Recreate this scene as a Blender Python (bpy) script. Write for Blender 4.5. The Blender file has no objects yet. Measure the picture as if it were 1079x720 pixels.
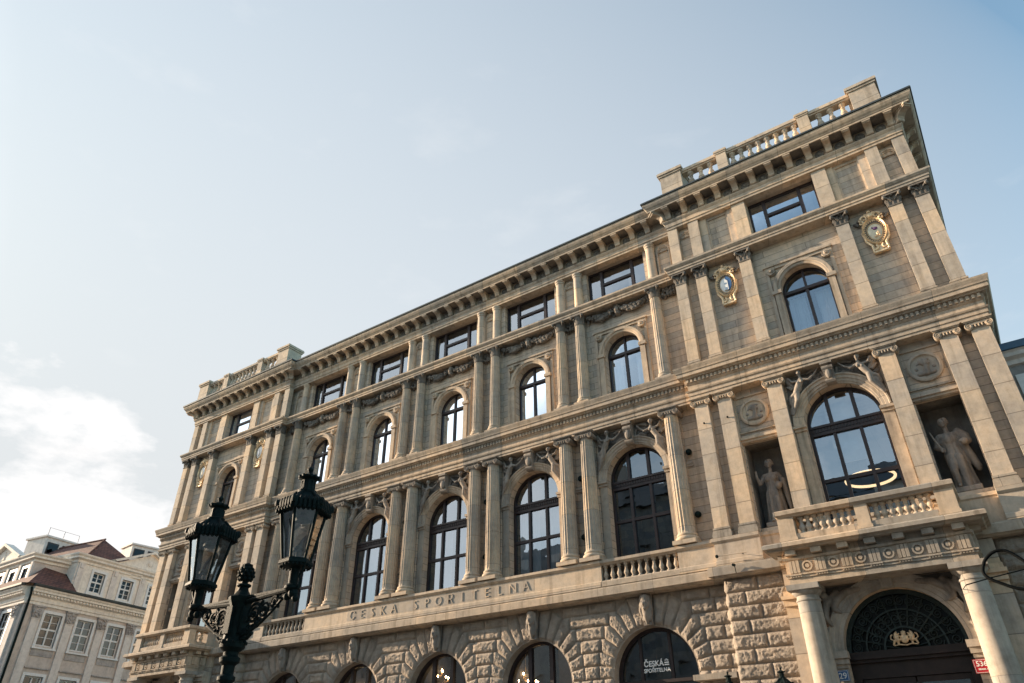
import bpy, bmesh, math, random
from mathutils import Vector, Matrix, noise
random.seed(7)
S = bpy.context.scene
COL = S.collection
PI = math.pi
R = math.radians

# ------------------------------------------------------------------ camera
YAW, PITCH, ROLL = 0.6018, 0.5663, -0.0061
def cam_axes():
    cy, sy, cp, sp = math.cos(YAW), math.sin(YAW), math.cos(PITCH), math.sin(PITCH)
    fw = Vector((-sy*cp, cy*cp, sp)); r = Vector((cy, sy, 0)); u = r.cross(fw)
    c, s = math.cos(ROLL), math.sin(ROLL)
    return c*r+s*u, -s*r+c*u, fw
r_, u_, f_ = cam_axes()
cam = bpy.data.objects.new('camera', bpy.data.cameras.new('camera'))
COL.objects.link(cam)
cam.matrix_world = Matrix(((r_.x, u_.x, -f_.x, 19.527), (r_.y, u_.y, -f_.y, -23.231), (r_.z, u_.z, -f_.z, 1.65), (0, 0, 0, 1)))
cam.data.sensor_width = 36.0
cam.data.lens = 737.28/1079*36
cam.data.clip_start = 0.1
cam.data.clip_end = 3000
S.camera = cam

# ------------------------------------------------------------------ sky and sun
SUN_AZ, SUN_EL = R(11), R(15)          # azimuth measured off the facade plane, towards the street
sd = Vector((-math.cos(SUN_AZ)*math.cos(SUN_EL), -math.sin(SUN_AZ)*math.cos(SUN_EL), math.sin(SUN_EL)))
W = bpy.data.worlds.new('World'); S.world = W; W.use_nodes = True
nt = W.node_tree; nt.nodes.clear()
def N(t, ty, **k):
    n = t.nodes.new(ty)
    for a, b in k.items(): setattr(n, a, b)
    return n
def math_n(t, op, a, b=None, clamp=False):
    n = N(t, 'ShaderNodeMath', operation=op, use_clamp=clamp)
    for i, v in enumerate((a, b)):
        if v is None: continue
        if isinstance(v, (int, float)): n.inputs[i].default_value = v
        else: t.links.new(v, n.inputs[i])
    return n.outputs[0]
sky = N(nt, 'ShaderNodeTexSky', sky_type='NISHITA', sun_disc=False)
sky.sun_elevation = SUN_EL
sky.sun_rotation = math.atan2(sd.x, sd.y)
sky.altitude = 200; sky.air_density = 1.0; sky.dust_density = 1.6; sky.ozone_density = 1.4
tc = N(nt, 'ShaderNodeTexCoord')
def wnoise(scale, detail, stretch):
    mp = N(nt, 'ShaderNodeMapping'); mp.inputs['Scale'].default_value = stretch
    nt.links.new(tc.outputs['Generated'], mp.inputs[0])
    nz = N(nt, 'ShaderNodeTexNoise'); nz.inputs['Scale'].default_value = scale; nz.inputs['Detail'].default_value = detail
    nz.inputs['Roughness'].default_value = 0.58
    nt.links.new(mp.outputs[0], nz.inputs['Vector']); return nz.outputs[0]
def wdot(v):
    n = N(nt, 'ShaderNodeVectorMath', operation='DOT_PRODUCT'); n.inputs[1].default_value = v
    nt.links.new(tc.outputs['Generated'], n.inputs[0]); return n.outputs['Value']
cdir = Vector((-0.93, 0.36, -0.05)).normalized()
bank = math_n(nt, 'MULTIPLY', math_n(nt, 'SUBTRACT', wdot(cdir), 0.905), 14.0)
n1 = wnoise(4.6, 12, (1, 1, 2.2))
cl = math_n(nt, 'ADD', bank, math_n(nt, 'MULTIPLY', math_n(nt, 'SUBTRACT', n1, 0.5), 5.0))
cl = math_n(nt, 'MULTIPLY', cl, 2.2, True)
n2 = wnoise(5.0, 10, (1, 1.4, 3.2))
wisp = math_n(nt, 'MULTIPLY', math_n(nt, 'SUBTRACT', n2, 0.60), 2.6, True)
mask = math_n(nt, 'ADD', math_n(nt, 'MULTIPLY', cl, 0.92), math_n(nt, 'MULTIPLY', wisp, 0.30), True)
# thin veil of high cloud: thick towards the low sun on the left, thin to the upper right, and an unseen bright bank added behind the viewer to raise the ambient fill
veil = math_n(nt, 'MULTIPLY', math_n(nt, 'ADD', wdot(Vector((-0.88, 0.40, -0.24)).normalized()), 0.06), 1.12, True)
veil = math_n(nt, 'ADD', math_n(nt, 'MULTIPLY', math_n(nt, 'POWER', veil, 0.58), 0.90), 0.08, True)
back = math_n(nt, 'MULTIPLY', math_n(nt, 'SUBTRACT', wdot(Vector((-0.66, -0.75, 0.02)).normalized()), 0.42), 2.6, True)
def mixc(t, fac, a, b):
    n = N(t, 'ShaderNodeMix', data_type='RGBA')
    for sck, v in ((n.inputs[0], fac), (n.inputs[6], a), (n.inputs[7], b)):
        if hasattr(v, 'links'): t.links.new(v, sck)
        elif isinstance(v, (int, float)): sck.default_value = v
        else: sck.default_value = (*v, 1) if len(v) == 3 else v
    return n.outputs[2]
tint = N(nt, 'ShaderNodeMix', data_type='RGBA', blend_type='MULTIPLY'); tint.inputs[0].default_value = 1.0
nt.links.new(sky.outputs[0], tint.inputs[6]); tint.inputs[7].default_value = (1.14, 1.34, 1.22, 1)
sk0 = mixc(nt, veil, tint.outputs[2], (2.84, 2.93, 2.99))
n4 = wnoise(2.6, 7, (1, 1, 1.6))
back = math_n(nt, 'MULTIPLY', back, math_n(nt, 'ADD', math_n(nt, 'MULTIPLY', math_n(nt, 'SUBTRACT', n4, 0.40), 3.6, True), 0.15, True))
sk0 = mixc(nt, math_n(nt, 'MULTIPLY', back, 0.95), sk0, (6.6, 6.55, 6.5))
n3 = wnoise(4.0, 6, (1, 1, 3.5))
ccol = mixc(nt, math_n(nt, 'MULTIPLY', math_n(nt, 'SUBTRACT', n3, 0.42), 3.0, True), (3.95, 3.90, 3.88), (3.42, 3.37, 3.36))
sk1 = mixc(nt, mask, sk0, ccol)
bg = N(nt, 'ShaderNodeBackground'); bg.inputs['Strength'].default_value = 0.10
nt.links.new(sk1, bg.inputs[0])
wo = N(nt, 'ShaderNodeOutputWorld'); nt.links.new(bg.outputs[0], wo.inputs[0])

sl = bpy.data.lights.new('sun', 'SUN'); sl.energy = 4.2; sl.angle = R(0.5); sl.color = (1.0, 0.79, 0.57)
sun = bpy.data.objects.new('sun', sl); COL.objects.link(sun)
sun.rotation_euler = sd.to_track_quat('Z', 'Y').to_euler(); sun.location = sd*60
S.view_settings.view_transform = 'Standard'; S.view_settings.look = 'None'
S.view_settings.exposure = 1.45; S.view_settings.gamma = 1.0; S.view_settings.use_curve_mapping = False

# ------------------------------------------------------------------ materials
def new_mat(name):
    m = bpy.data.materials.new(name); m.use_nodes = True
    return m, m.node_tree, m.node_tree.nodes['Principled BSDF']
def nz(t, vec, scale, detail=4, rough=0.55):
    n = N(t, 'ShaderNodeTexNoise'); n.inputs['Scale'].default_value = scale
    n.inputs['Detail'].default_value = detail; n.inputs['Roughness'].default_value = rough
    t.links.new(vec, n.inputs['Vector']); return n.outputs[0]
def ramp(t, fac, stops):
    n = N(t, 'ShaderNodeValToRGB'); e = n.color_ramp.elements
    while len(e) < len(stops): e.new(0.5)
    for i, (p, c) in enumerate(stops): e[i].position = p; e[i].color = (*c, 1)
    t.links.new(fac, n.inputs[0]); return n.outputs[0]
def mult(t, a, b, f=1.0):
    n = N(t, 'ShaderNodeMix', data_type='RGBA', blend_type='MULTIPLY'); n.inputs[0].default_value = f
    t.links.new(a, n.inputs[6]); t.links.new(b, n.inputs[7]); return n.outputs[2]

def stone(name, tones, bw=1.3, rh=0.42, joint=0.012, jdark=0.55, soot=0.35, bump=0.25, fine=30, sootcol=(0.30, 0.28, 0.26), blocks=True, jbump=0.6, tone=1.0, bdist=0.03, bright=1.03, perobj=0.0):
    """weathered sandstone: courses with a tone of their own per block, stains, soot and grain"""
    tones = [tuple(bright*(0.16*(.3*c[0]+.6*c[1]+.1*c[2])+1.16*x) for x in [(0.68*v+0.32*(.3*c[0]+.6*c[1]+.1*c[2])) for v in c]) for c in tones]
    m, t, p = new_mat(name)
    g = N(t, 'ShaderNodeNewGeometry'); pos = g.outputs['Position']
    sx = N(t, 'ShaderNodeSeparateXYZ'); t.links.new(pos, sx.inputs[0])
    cx = N(t, 'ShaderNodeCombineXYZ')
    t.links.new(math_n(t, 'ADD', sx.outputs[0], math_n(t, 'MULTIPLY', sx.outputs[1], 0.37)), cx.inputs[0]); t.links.new(sx.outputs[2], cx.inputs[1])
    big = nz(t, pos, 1.1, 8, 0.68)
    base = ramp(t, big, [(0.30, tones[0]), (0.5, tones[1]), (0.70, tones[2])])
    if blocks:
        br = N(t, 'ShaderNodeTexBrick'); br.offset = 0.5
        br.inputs['Scale'].default_value = 1.0; br.inputs['Brick Width'].default_value = bw; br.inputs['Row Height'].default_value = rh
        br.inputs['Mortar Size'].default_value = joint; br.inputs['Mortar Smooth'].default_value = 0.35; br.inputs['Bias'].default_value = 0.0
        br.inputs['Color1'].default_value = (1-.28*tone, 1-.24*tone, 1-.20*tone, 1); br.inputs['Color2'].default_value = (1+.22*tone, 1+.12*tone, 1, 1); br.inputs['Mortar'].default_value = (jdark, jdark, jdark, 1)
        t.links.new(cx.outputs[0], br.inputs['Vector'])
        base = mult(t, base, br.outputs[0])
    if perobj:       # every block of a pilaster has a tone of its own
        oi = N(t, 'ShaderNodeObjectInfo'); cv = N(t, 'ShaderNodeCombineXYZ')
        t.links.new(math_n(t, 'MULTIPLY', oi.outputs['Random'], 97.0), cv.inputs[0]); t.links.new(math_n(t, 'FLOOR', math_n(t, 'DIVIDE', sx.outputs[2], rh)), cv.inputs[1])
        wn = N(t, 'ShaderNodeTexWhiteNoise'); t.links.new(cv.outputs[0], wn.inputs[0])
        base = mult(t, base, ramp(t, wn.outputs['Value'], [(0.0, (0.80, 0.82, 0.84)), (0.35, (0.97, 0.97, 0.97)), (0.7, (1.08, 1.04, 0.98)), (1.0, (1.18, 1.07, 0.93))]), perobj)
    mid = nz(t, pos, 4.5, 9, 0.72)
    base = mult(t, base, ramp(t, mid, [(0.3, (0.80, 0.78, 0.76)), (0.55, (1, 1, 1)), (0.75, (1.10, 1.05, 0.98))]))
    # run-off streaks and soot patches, with a shape of their own
    mp = N(t, 'ShaderNodeMapping'); mp.inputs['Scale'].default_value = (4.0, 4.0, 0.30); t.links.new(pos, mp.inputs[0])
    st = nz(t, mp.outputs[0], 1.0, 7, 0.6)
    f = math_n(t, 'MULTIPLY', math_n(t, 'SUBTRACT', st, 0.51), 4.5, True)
    f = math_n(t, 'MULTIPLY', f, soot, True)
    base = mixc(t, f, base, mult(t, base, ramp(t, mid, [(0.0, sootcol), (1.0, sootcol)])))
    t.links.new(base, p.inputs['Base Color'])
    p.inputs['Roughness'].default_value = 0.88; p.inputs['Specular IOR Level'].default_value = 0.25
    fn = nz(t, pos, fine, 5, 0.7)
    b1 = N(t, 'ShaderNodeBump'); b1.inputs['Strength'].default_value = bump; b1.inputs['Distance'].default_value = bdist
    t.links.new(fn, b1.inputs['Height'])
    if blocks:
        b2 = N(t, 'ShaderNodeBump'); b2.inputs['Strength'].default_value = jbump; b2.inputs['Distance'].default_value = 0.02; b2.invert = True
        t.links.new(br.outputs['Fac'], b2.inputs['Height']); t.links.new(b1.outputs[0], b2.inputs['Normal'])
        t.links.new(b2.outputs[0], p.inputs['Normal'])
    else: t.links.new(b1.outputs[0], p.inputs['Normal'])
    return m
TAN = ((0.275, 0.222, 0.165), (0.375, 0.286, 0.19), (0.475, 0.332, 0.19))
ASH = stone('ashlar sandstone', ((0.325, 0.265, 0.205), (0.435, 0.332, 0.225), (0.53, 0.37, 0.215)), 3.1, 0.29, 0.013, 0.50, 0.52, tone=0.8, jbump=0.4)
TRIM = stone('moulded sandstone', TAN, 2.1, 3.0, 0.012, 0.55, 0.68, 0.2, blocks=True, jbump=0.3)
PIL = stone('pilaster sandstone', ((0.335, 0.27, 0.205), (0.44, 0.333, 0.22), (0.54, 0.37, 0.205)), 60.0, 0.95, 0.013, 0.50, 0.5, 0.2, jbump=0.45, tone=0.3, perobj=1.0)
COLM = stone('column sandstone', TAN, 60.0, 1.3, 0.010, 0.55, 0.45, 0.2, jbump=0.3, tone=0.3, perobj=0.8)
RUST = stone('rock faced sandstone', ((0.24, 0.19, 0.14), (0.34, 0.26, 0.18), (0.44, 0.315, 0.195)), 1.0, 0.5, 0.0, 1.0, 0.35, 1.0, 22, blocks=False, bdist=0.07)
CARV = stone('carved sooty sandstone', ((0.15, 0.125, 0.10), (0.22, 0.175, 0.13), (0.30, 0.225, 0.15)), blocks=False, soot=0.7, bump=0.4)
SOOT_SHADE = stone('sooty and shade dark sandstone', ((0.075, 0.066, 0.056), (0.13, 0.108, 0.085), (0.22, 0.17, 0.12)), blocks=False, soot=0.6, bump=0.5)  # soot on the carvings; doubles as painted shade on the cornice coffers
NICHE = stone('near black niche stone', ((0.045, 0.043, 0.038), (0.065, 0.062, 0.053), (0.10, 0.09, 0.072)), blocks=False, soot=0.5, bump=0.3, bright=2.0)  # near-black stone lining each niche
PALE = stone('pale granite', ((0.25, 0.21, 0.165), (0.33, 0.272, 0.205), (0.39, 0.31, 0.22)), 9, 1.9, 0.006, 0.6, soot=0.55, bump=0.15, tone=.5)
def plain(name, col, rough=0.6, metal=0.0, var=0.15, scale=6.0, bump=0.0, spec=0.4):
    m, t, p = new_mat(name)
    g = N(t, 'ShaderNodeNewGeometry')
    v = nz(t, g.outputs['Position'], scale, 5)
    c = ramp(t, v, [(0.3, tuple(x*(1-var) for x in col)), (0.7, tuple(min(1, x*(1+var)) for x in col))])
    t.links.new(c, p.inputs['Base Color']); p.inputs['Roughness'].default_value = rough; p.inputs['Metallic'].default_value = metal
    p.inputs['Specular IOR Level'].default_value = spec
    if bump:
        b = N(t, 'ShaderNodeBump'); b.inputs['Strength'].default_value = bump; b.inputs['Distance'].default_value = 0.02
        t.links.new(nz(t, g.outputs['Position'], scale*6, 4), b.inputs['Height']); t.links.new(b.outputs[0], p.inputs['Normal'])
    return m
FRAME = plain('dark brown window paint', (0.030, 0.020, 0.020), 0.45, var=0.25)
IRON = plain('green black cast iron', (0.005, 0.0125, 0.0122), 0.62, var=0.4, scale=18, bump=0.25, spec=0.12)
GOLD = plain('gilding', (0.74, 0.54, 0.33), 0.42, 0.4, 0.35, 14, 0.3)
BRONZE = plain('dark bronze grille', (0.030, 0.045, 0.042), 0.5, 0.3, 0.4, 14)
DOORW = plain('dark stained oak', (0.022, 0.013, 0.010), 0.5, var=0.4, scale=5)
LEAD = plain('weathered sheet metal', (0.05, 0.058, 0.06), 0.5, 0.3, 0.3, 2)
COPPER = plain('blue painted metal fascia', (0.05, 0.13, 0.22), 0.4, 0.0, 0.15, 3)
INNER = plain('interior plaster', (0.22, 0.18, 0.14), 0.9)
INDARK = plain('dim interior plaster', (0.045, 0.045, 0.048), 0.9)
CURT = plain('sheer white curtain cloth', (0.62, 0.64, 0.67), 0.9, var=0.05)
WHITE = plain('white enamel', (0.80, 0.79, 0.76), 0.3, var=0.04)
CREAM = plain('cream enamel', (0.66, 0.58, 0.42), 0.3, var=0.2, scale=9)
BLUE = plain('blue enamel', (0.06, 0.14, 0.30), 0.3, var=0.1)
SLATEB = plain('grey blue enamel', (0.20, 0.27, 0.36), 0.35, var=0.1)
RED = plain('red enamel', (0.42, 0.02, 0.03), 0.3, var=0.1)
PURPLE = plain('purple enamel', (0.12, 0.05, 0.14), 0.35, var=0.2)
RUBBER = plain('black rubber', (0.005, 0.006, 0.006), 0.7, var=0.2, spec=0.1)
ASPH = plain('asphalt', (0.05, 0.05, 0.052), 0.9, var=0.2, scale=3, bump=0.4)
PAVE = plain('granite setts', (0.12, 0.112, 0.105), 0.85, var=0.25, scale=4, bump=0.3)
def glass(name, base, tint, k=1.3, refl=(0.80, 0.90, 1.0)):
    m, t, p = new_mat(name); t.nodes.remove(p)
    fr = N(t, 'ShaderNodeFresnel'); fr.inputs[0].default_value = 1.5
    g = N(t, 'ShaderNodeBsdfGlossy'); g.inputs['Roughness'].default_value = 0.0; g.inputs['Color'].default_value = (*refl, 1)
    geo = N(t, 'ShaderNodeNewGeometry')
    b = N(t, 'ShaderNodeBump'); b.inputs['Strength'].default_value = 0.05; b.inputs['Distance'].default_value = 0.05
    t.links.new(nz(t, geo.outputs['Position'], 1.3, 2), b.inputs['Height'])
    # every pane hangs a little out of true
    sn = N(t, 'ShaderNodeVectorMath', operation='SNAP'); sn.inputs[1].default_value = (0.81, 50.0, 1.55); t.links.new(geo.outputs['Position'], sn.inputs[0])
    wn = N(t, 'ShaderNodeTexWhiteNoise'); t.links.new(sn.outputs[0], wn.inputs[0])
    v1 = N(t, 'ShaderNodeVectorMath', operation='SUBTRACT'); v1.inputs[1].default_value = (.5, .5, .5); t.links.new(wn.outputs['Color'], v1.inputs[0])
    v2 = N(t, 'ShaderNodeVectorMath', operation='SCALE'); v2.inputs['Scale'].default_value = 0.018; t.links.new(v1.outputs[0], v2.inputs[0])
    v3 = N(t, 'ShaderNodeVectorMath', operation='ADD'); t.links.new(b.outputs[0], v3.inputs[0]); t.links.new(v2.outputs[0], v3.inputs[1])
    v4 = N(t, 'ShaderNodeVectorMath', operation='NORMALIZE'); t.links.new(v3.outputs[0], v4.inputs[0]); t.links.new(v4.outputs[0], g.inputs['Normal'])
    tr = N(t, 'ShaderNodeBsdfTransparent'); tr.inputs[0].default_value = (*tint, 1)
    mx = N(t, 'ShaderNodeMixShader')
    t.links.new(math_n(t, 'ADD', math_n(t, 'MULTIPLY', fr.outputs[0], k), base, True), mx.inputs[0])
    t.links.new(tr.outputs[0], mx.inputs[1]); t.links.new(g.outputs[0], mx.inputs[2])
    o = [n for n in t.nodes if n.type == 'OUTPUT_MATERIAL'][0]; t.links.new(mx.outputs[0], o.inputs[0])
    return m
GLASS = glass('window glass', 0.23, (0.72, 0.80, 0.84))
GLASSD = glass('dark tinted glass', 0.13, (0.22, 0.36, 0.37))
GLASSF = glass('old fanlight glass', 0.0, (0.12, 0.16, 0.16), 0.5)
GLASSG = glass('shop window glass', 0.12, (0.80, 0.80, 0.80))
GLASSL = glass('lantern glass', 0.18, (0.93, 0.95, 0.95))
def emis(name, col, s):
    m, t, p = new_mat(name); p.inputs['Base Color'].default_value = (*col, 1)
    p.inputs['Emission Color'].default_value = (*col, 1); p.inputs['Emission Strength'].default_value = s
    return m
BULB = emis('lit warm bulb', (1.0, 0.62, 0.28), 35.0)
RINGL = emis('lit ring lamp', (1.0, 0.66, 0.36), 0.85)

# ------------------------------------------------------------------ mesh helpers
class M:
    def __init__(s): s.v = []; s.f = []
    def add(s, vs, fs):
        o = len(s.v); s.v += [tuple(p) for p in vs]; s.f += [tuple(i+o for i in q) for q in fs]; return s
    def box(s, x0, x1, y0, y1, z0, z1):
        return s.add([(x0,y0,z0),(x1,y0,z0),(x1,y1,z0),(x0,y1,z0),(x0,y0,z1),(x1,y0,z1),(x1,y1,z1),(x0,y1,z1)],
                     [(0,3,2,1),(4,5,6,7),(0,1,5,4),(1,2,6,5),(2,3,7,6),(3,0,4,7)])
    def bbox(s, x0, x1, y0, y1, z0, z1, b=0.02):
        """box with chamfered front edges (front = -y)"""
        vs = []
        for y, d in ((y1, 0), (y0+b, 0), (y0, b)):
            vs += [(x0+d,y,z0+d),(x1-d,y,z0+d),(x1-d,y,z1-d),(x0+d,y,z1-d)]
        fs = [(0,1,2,3), (8,11,10,9)]
        for k in (0, 4):
            for i in range(4): fs.append((k+i, k+4+i, k+4+(i+1)%4, k+(i+1)%4))
        return s.add(vs, fs)
    def prism(s, pts, y0, y1):
        """pts: (x, z) outline; extruded along y"""
        n = len(pts)
        return s.add([(x,y0,z) for x,z in pts]+[(x,y1,z) for x,z in pts],
                     [tuple(range(n)), tuple(range(2*n-1, n-1, -1))]+[(i,(i+1)%n,n+(i+1)%n,n+i) for i in range(n)])
    def prismx(s, pts, x0, x1):
        """pts: (y, z) outline; extruded along x"""
        n = len(pts)
        return s.add([(x0,y,z) for y,z in pts]+[(x1,y,z) for y,z in pts],
                     [tuple(range(n)), tuple(range(2*n-1, n-1, -1))]+[(i,(i+1)%n,n+(i+1)%n,n+i) for i in range(n)])
    def lathe(s, prof, c=(0,0,0), n=16, fn=None, cap=True):
        vs = []; k = len(prof)
        for r, z in prof:
            for i in range(n):
                a = 2*PI*i/n; q = r*(fn(a, z) if fn else 1)
                vs.append((c[0]+q*math.cos(a), c[1]+q*math.sin(a), c[2]+z))
        fs = [(j*n+i, j*n+(i+1)%n, (j+1)*n+(i+1)%n, (j+1)*n+i) for j in range(k-1) for i in range(n)]
        if cap: fs += [tuple(range(n-1, -1, -1)), tuple(range((k-1)*n, k*n))]
        return s.add(vs, fs)
    def tube(s, pts, r, n=8, cap=True):
        pts = [Vector(p) for p in pts]; k = len(pts); vs = []
        rr = r if isinstance(r, (list, tuple)) else [r]*k
        t0 = (pts[1]-pts[0]).normalized()
        nrm = t0.orthogonal().normalized()
        for j in range(k):
            t = (pts[min(j+1,k-1)]-pts[max(j-1,0)])
            t = t.normalized() if t.length > 1e-9 else t0
            nrm = (nrm-t*nrm.dot(t)); nrm = nrm.normalized() if nrm.length > 1e-6 else t.orthogonal().normalized()
            b = t.cross(nrm)
            for i in range(n):
                a = 2*PI*i/n; vs.append(pts[j]+rr[j]*(math.cos(a)*nrm+math.sin(a)*b))
        fs = [(j*n+i, j*n+(i+1)%n, (j+1)*n+(i+1)%n, (j+1)*n+i) for j in range(k-1) for i in range(n)]
        if cap: fs += [tuple(range(n-1,-1,-1)), tuple(range((k-1)*n, k*n))]
        return s.add(vs, fs)
    def ball(s, c, r, n=8, m=6, sc=(1,1,1)):
        prof = [(max(1e-4, math.sin(PI*j/m)), -math.cos(PI*j/m)) for j in range(m+1)]
        vs = []
        for q, z in prof:
            for i in range(n):
                a = 2*PI*i/n; vs.append((c[0]+r*sc[0]*q*math.cos(a), c[1]+r*sc[1]*q*math.sin(a), c[2]+r*sc[2]*z))
        fs = [(j*n+i, j*n+(i+1)%n, (j+1)*n+(i+1)%n, (j+1)*n+i) for j in range(m) for i in range(n)]
        return s.add(vs, fs)
    def sweep(s, path, prof, closed=False):
        """horizontal moulding: plan path (x, y) walked with the outside on the right, profile (offset, z)"""
        P = [Vector(p) for p in path]; n = len(P); offs = []
        for i in range(n):
            d1 = (P[i]-P[i-1]).normalized() if (i > 0 or closed) else None
            d2 = (P[(i+1)%n]-P[i]).normalized() if (i < n-1 or closed) else None
            if d1 is None: d1 = d2
            if d2 is None: d2 = d1
            n1 = Vector((d1.y, -d1.x)); n2 = Vector((d2.y, -d2.x))
            b = (n1+n2); b = b/max(1e-6, b.length_squared)*2
            offs.append(b)
        k = len(prof); vs = []
        for i in range(n):
            for o, z in prof: q = P[i]+offs[i]*o; vs.append((q.x, q.y, z))
        fs = []
        for i in range(n if closed else n-1):
            a, b = i*k, ((i+1)%n)*k
            for j in range(k-1): fs.append((a+j, b+j, b+j+1, a+j+1))
        if not closed: fs += [tuple(range(k-1,-1,-1)), tuple((n-1)*k+j for j in range(k))]
        return s.add(vs, fs)
    def arc_band(s, cx, zc, r0, r1, y0, y1, a0=0.0, a1=PI, n=28, prof=None):
        """archivolt: ring from r0 to r1 with a stepped profile [(t, y)] across its width"""
        prof = prof or [(0, y1), (0, y0), (1, y0), (1, y1)]
        vs = []; k = len(prof)
        for i in range(n+1):
            a = a0+(a1-a0)*i/n
            for t, y in prof:
                r = r0+(r1-r0)*t; vs.append((cx+r*math.cos(a), y, zc+r*math.sin(a)))
        fs = [(i*k+j, i*k+j+1, (i+1)*k+j+1, (i+1)*k+j) for i in range(n) for j in range(k-1)]
        fs += [tuple(range(k)), tuple(n*k+j for j in range(k-1,-1,-1))]
        return s.add(vs, fs)
    def mesh(s, name, smooth=None):
        me = bpy.data.meshes.new(name); me.from_pydata(s.v, [], s.f); me.validate()
        bm = bmesh.new(); bm.from_mesh(me); bmesh.ops.recalc_face_normals(bm, faces=bm.faces); bm.to_mesh(me); bm.free()
        if smooth is not None:
            me.shade_smooth(); me.set_sharp_from_angle(angle=R(smooth))
        return me
def ob(name, me, mat=None, parent=None, loc=(0,0,0), smooth=None, rot=(0,0,0), scale=None):
    if isinstance(me, M): me = me.mesh(name, smooth)
    if mat and not me.materials: me.materials.append(mat)
    o = bpy.data.objects.new(name, me); COL.objects.link(o)
    o.location = loc; o.rotation_euler = rot
    if scale: o.scale = scale
    if parent: o.parent = parent
    return o
def tag(o, label, cat=None, group=None, kind=None):
    if label: o['label'] = label
    if cat: o['category'] = cat
    if group: o['group'] = group
    if kind: o['kind'] = kind
    return o
def thing(name, label, cat, loc=(0,0,0), rz=0, group=None):
    o = bpy.data.objects.new(name, None); COL.objects.link(o); o.location = loc; o.rotation_euler = (0,0,rz)
    o.empty_display_size = 0.3
    return tag(o, label, cat, group)
def copy_tree(o, parent='same', dloc=(0,0,0)):
    c = o.copy(); COL.objects.link(c)
    if parent != 'same': c.parent = parent
    c.location = Vector(o.location)+Vector(dloc)
    for ch in list(o.children):
        if ch is not c: copy_tree(ch, c)
    return c
def sculpt(name, limbs, balls, voxel=0.03, smooth=4, sub=6):
    """one continuous figure: tapered limbs and masses fused by a voxel remesh"""
    m = M()
    for pts, rad in limbs:
        for (a, ra), (b, rb) in zip(zip(pts, rad), zip(pts[1:], rad[1:])):
            a, b = Vector(a), Vector(b); n = max(2, int((b-a).length/(0.45*min(ra, rb)))+1)
            for i in range(n+1):
                t = i/n; m.ball(a.lerp(b, t), ra+(rb-ra)*t, 10, 7)
    for c, r, sc in balls: m.ball(c, r, 12, 9, sc)
    me = m.mesh(name+'_raw'); o = bpy.data.objects.new('tmp', me); COL.objects.link(o)
    rm = o.modifiers.new('r', 'REMESH'); rm.mode = 'VOXEL'; rm.voxel_size = voxel
    sm = o.modifiers.new('s', 'SMOOTH'); sm.iterations = smooth; sm.factor = 0.5
    dg = bpy.context.evaluated_depsgraph_get(); dg.update()
    out = bpy.data.meshes.new_from_object(o.evaluated_get(dg)); out.name = name
    bpy.data.objects.remove(o); bpy.data.meshes.remove(me)
    out.shade_smooth()
    return out

# ------------------------------------------------------------------ ground
def struct(name, m, mat):
    o = ob(name, m, mat); o['kind'] = 'structure'; return o
struct('ground', M().add([(-900,-900,-0.02),(900,-900,-0.02),(900,900,-0.02),(-900,900,-0.02)], [(0,1,2,3)]), PAVE)
struct('road', M().box(-200, 200, -17.5, -8.5, -0.3, 0.0), ASPH)
struct('pavement', M().box(-26, 60, -8.3, 9, -0.3, 0.12), PAVE)
struct('kerb', M().box(-26, 60, -8.5, -8.3, -0.3, 0.14), PALE)

# ------------------------------------------------------------------ the palace: plan and levels
YR = -0.30                       # the corner pavilions stand forward of the middle
CX, HR = 16.75, 4.36             # pavilion axis and half width of its wall
BAYS = (-9.2, -4.6, 0.0, 4.6, 9.2)
PATH = [(-CX-HR, 12), (-CX-HR, YR), (-CX+HR, YR), (-CX+HR, 0), (CX-HR, 0), (CX-HR, YR), (CX+HR, YR), (CX+HR, 12)]
PAL = thing('palace', 'long tan sandstone palace with arched windows, paired columns and rusticated ground floor', 'building', (0, 0, 0))

def q4(m, x0, x1, z0, z1, y):
    if x1-x0 > 1e-4 and z1-z0 > 1e-4: m.add([(x0,y,z0),(x1,y,z0),(x1,y,z1),(x0,y,z1)], [(0,1,2,3)])
def strip_rect(m, x0, x1, z0, z1, y, a0, a1, b0, b1, dep, back=False):
    q4(m, x0, a0, z0, z1, y); q4(m, a1, x1, z0, z1, y); q4(m, a0, a1, z0, b0, y); q4(m, a0, a1, b1, z1, y)
    v = [(a0,y,b0),(a1,y,b0),(a1,y,b1),(a0,y,b1)]; w = [(x,y+dep,z) for x,_,z in v]
    fs = [(i,(i+1)%4,4+(i+1)%4,4+i) for i in range(4)]
    if back: fs.append((4,5,6,7))
    m.add(v+w, fs)
def arch_pts(cx, hw, zs, n=24): return [(cx-hw*math.cos(PI*i/n), zs+hw*math.sin(PI*i/n)) for i in range(n+1)]
def strip_arch(m, x0, x1, z0, z1, y, cx, hw, zb, zs, dep, n=24):
    q4(m, x0, cx-hw, z0, z1, y); q4(m, cx+hw, x1, z0, z1, y); q4(m, cx-hw, cx+hw, z0, zb, y)
    ap = arch_pts(cx, hw, zs, n)
    for (xa, za), (xb, zb2) in zip(ap, ap[1:]):
        m.add([(xa,y,za),(xb,y,zb2),(xb,y,z1),(xa,y,z1)], [(0,1,2,3)])
    out = [(cx-hw, zb)]+ap+[(cx+hw, zb)]; k = len(out)
    m.add([(x,y,z) for x,z in out]+[(x,y+dep,z) for x,z in out], [(i,(i+1)%k,k+(i+1)%k,k+i) for i in range(k)])

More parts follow.
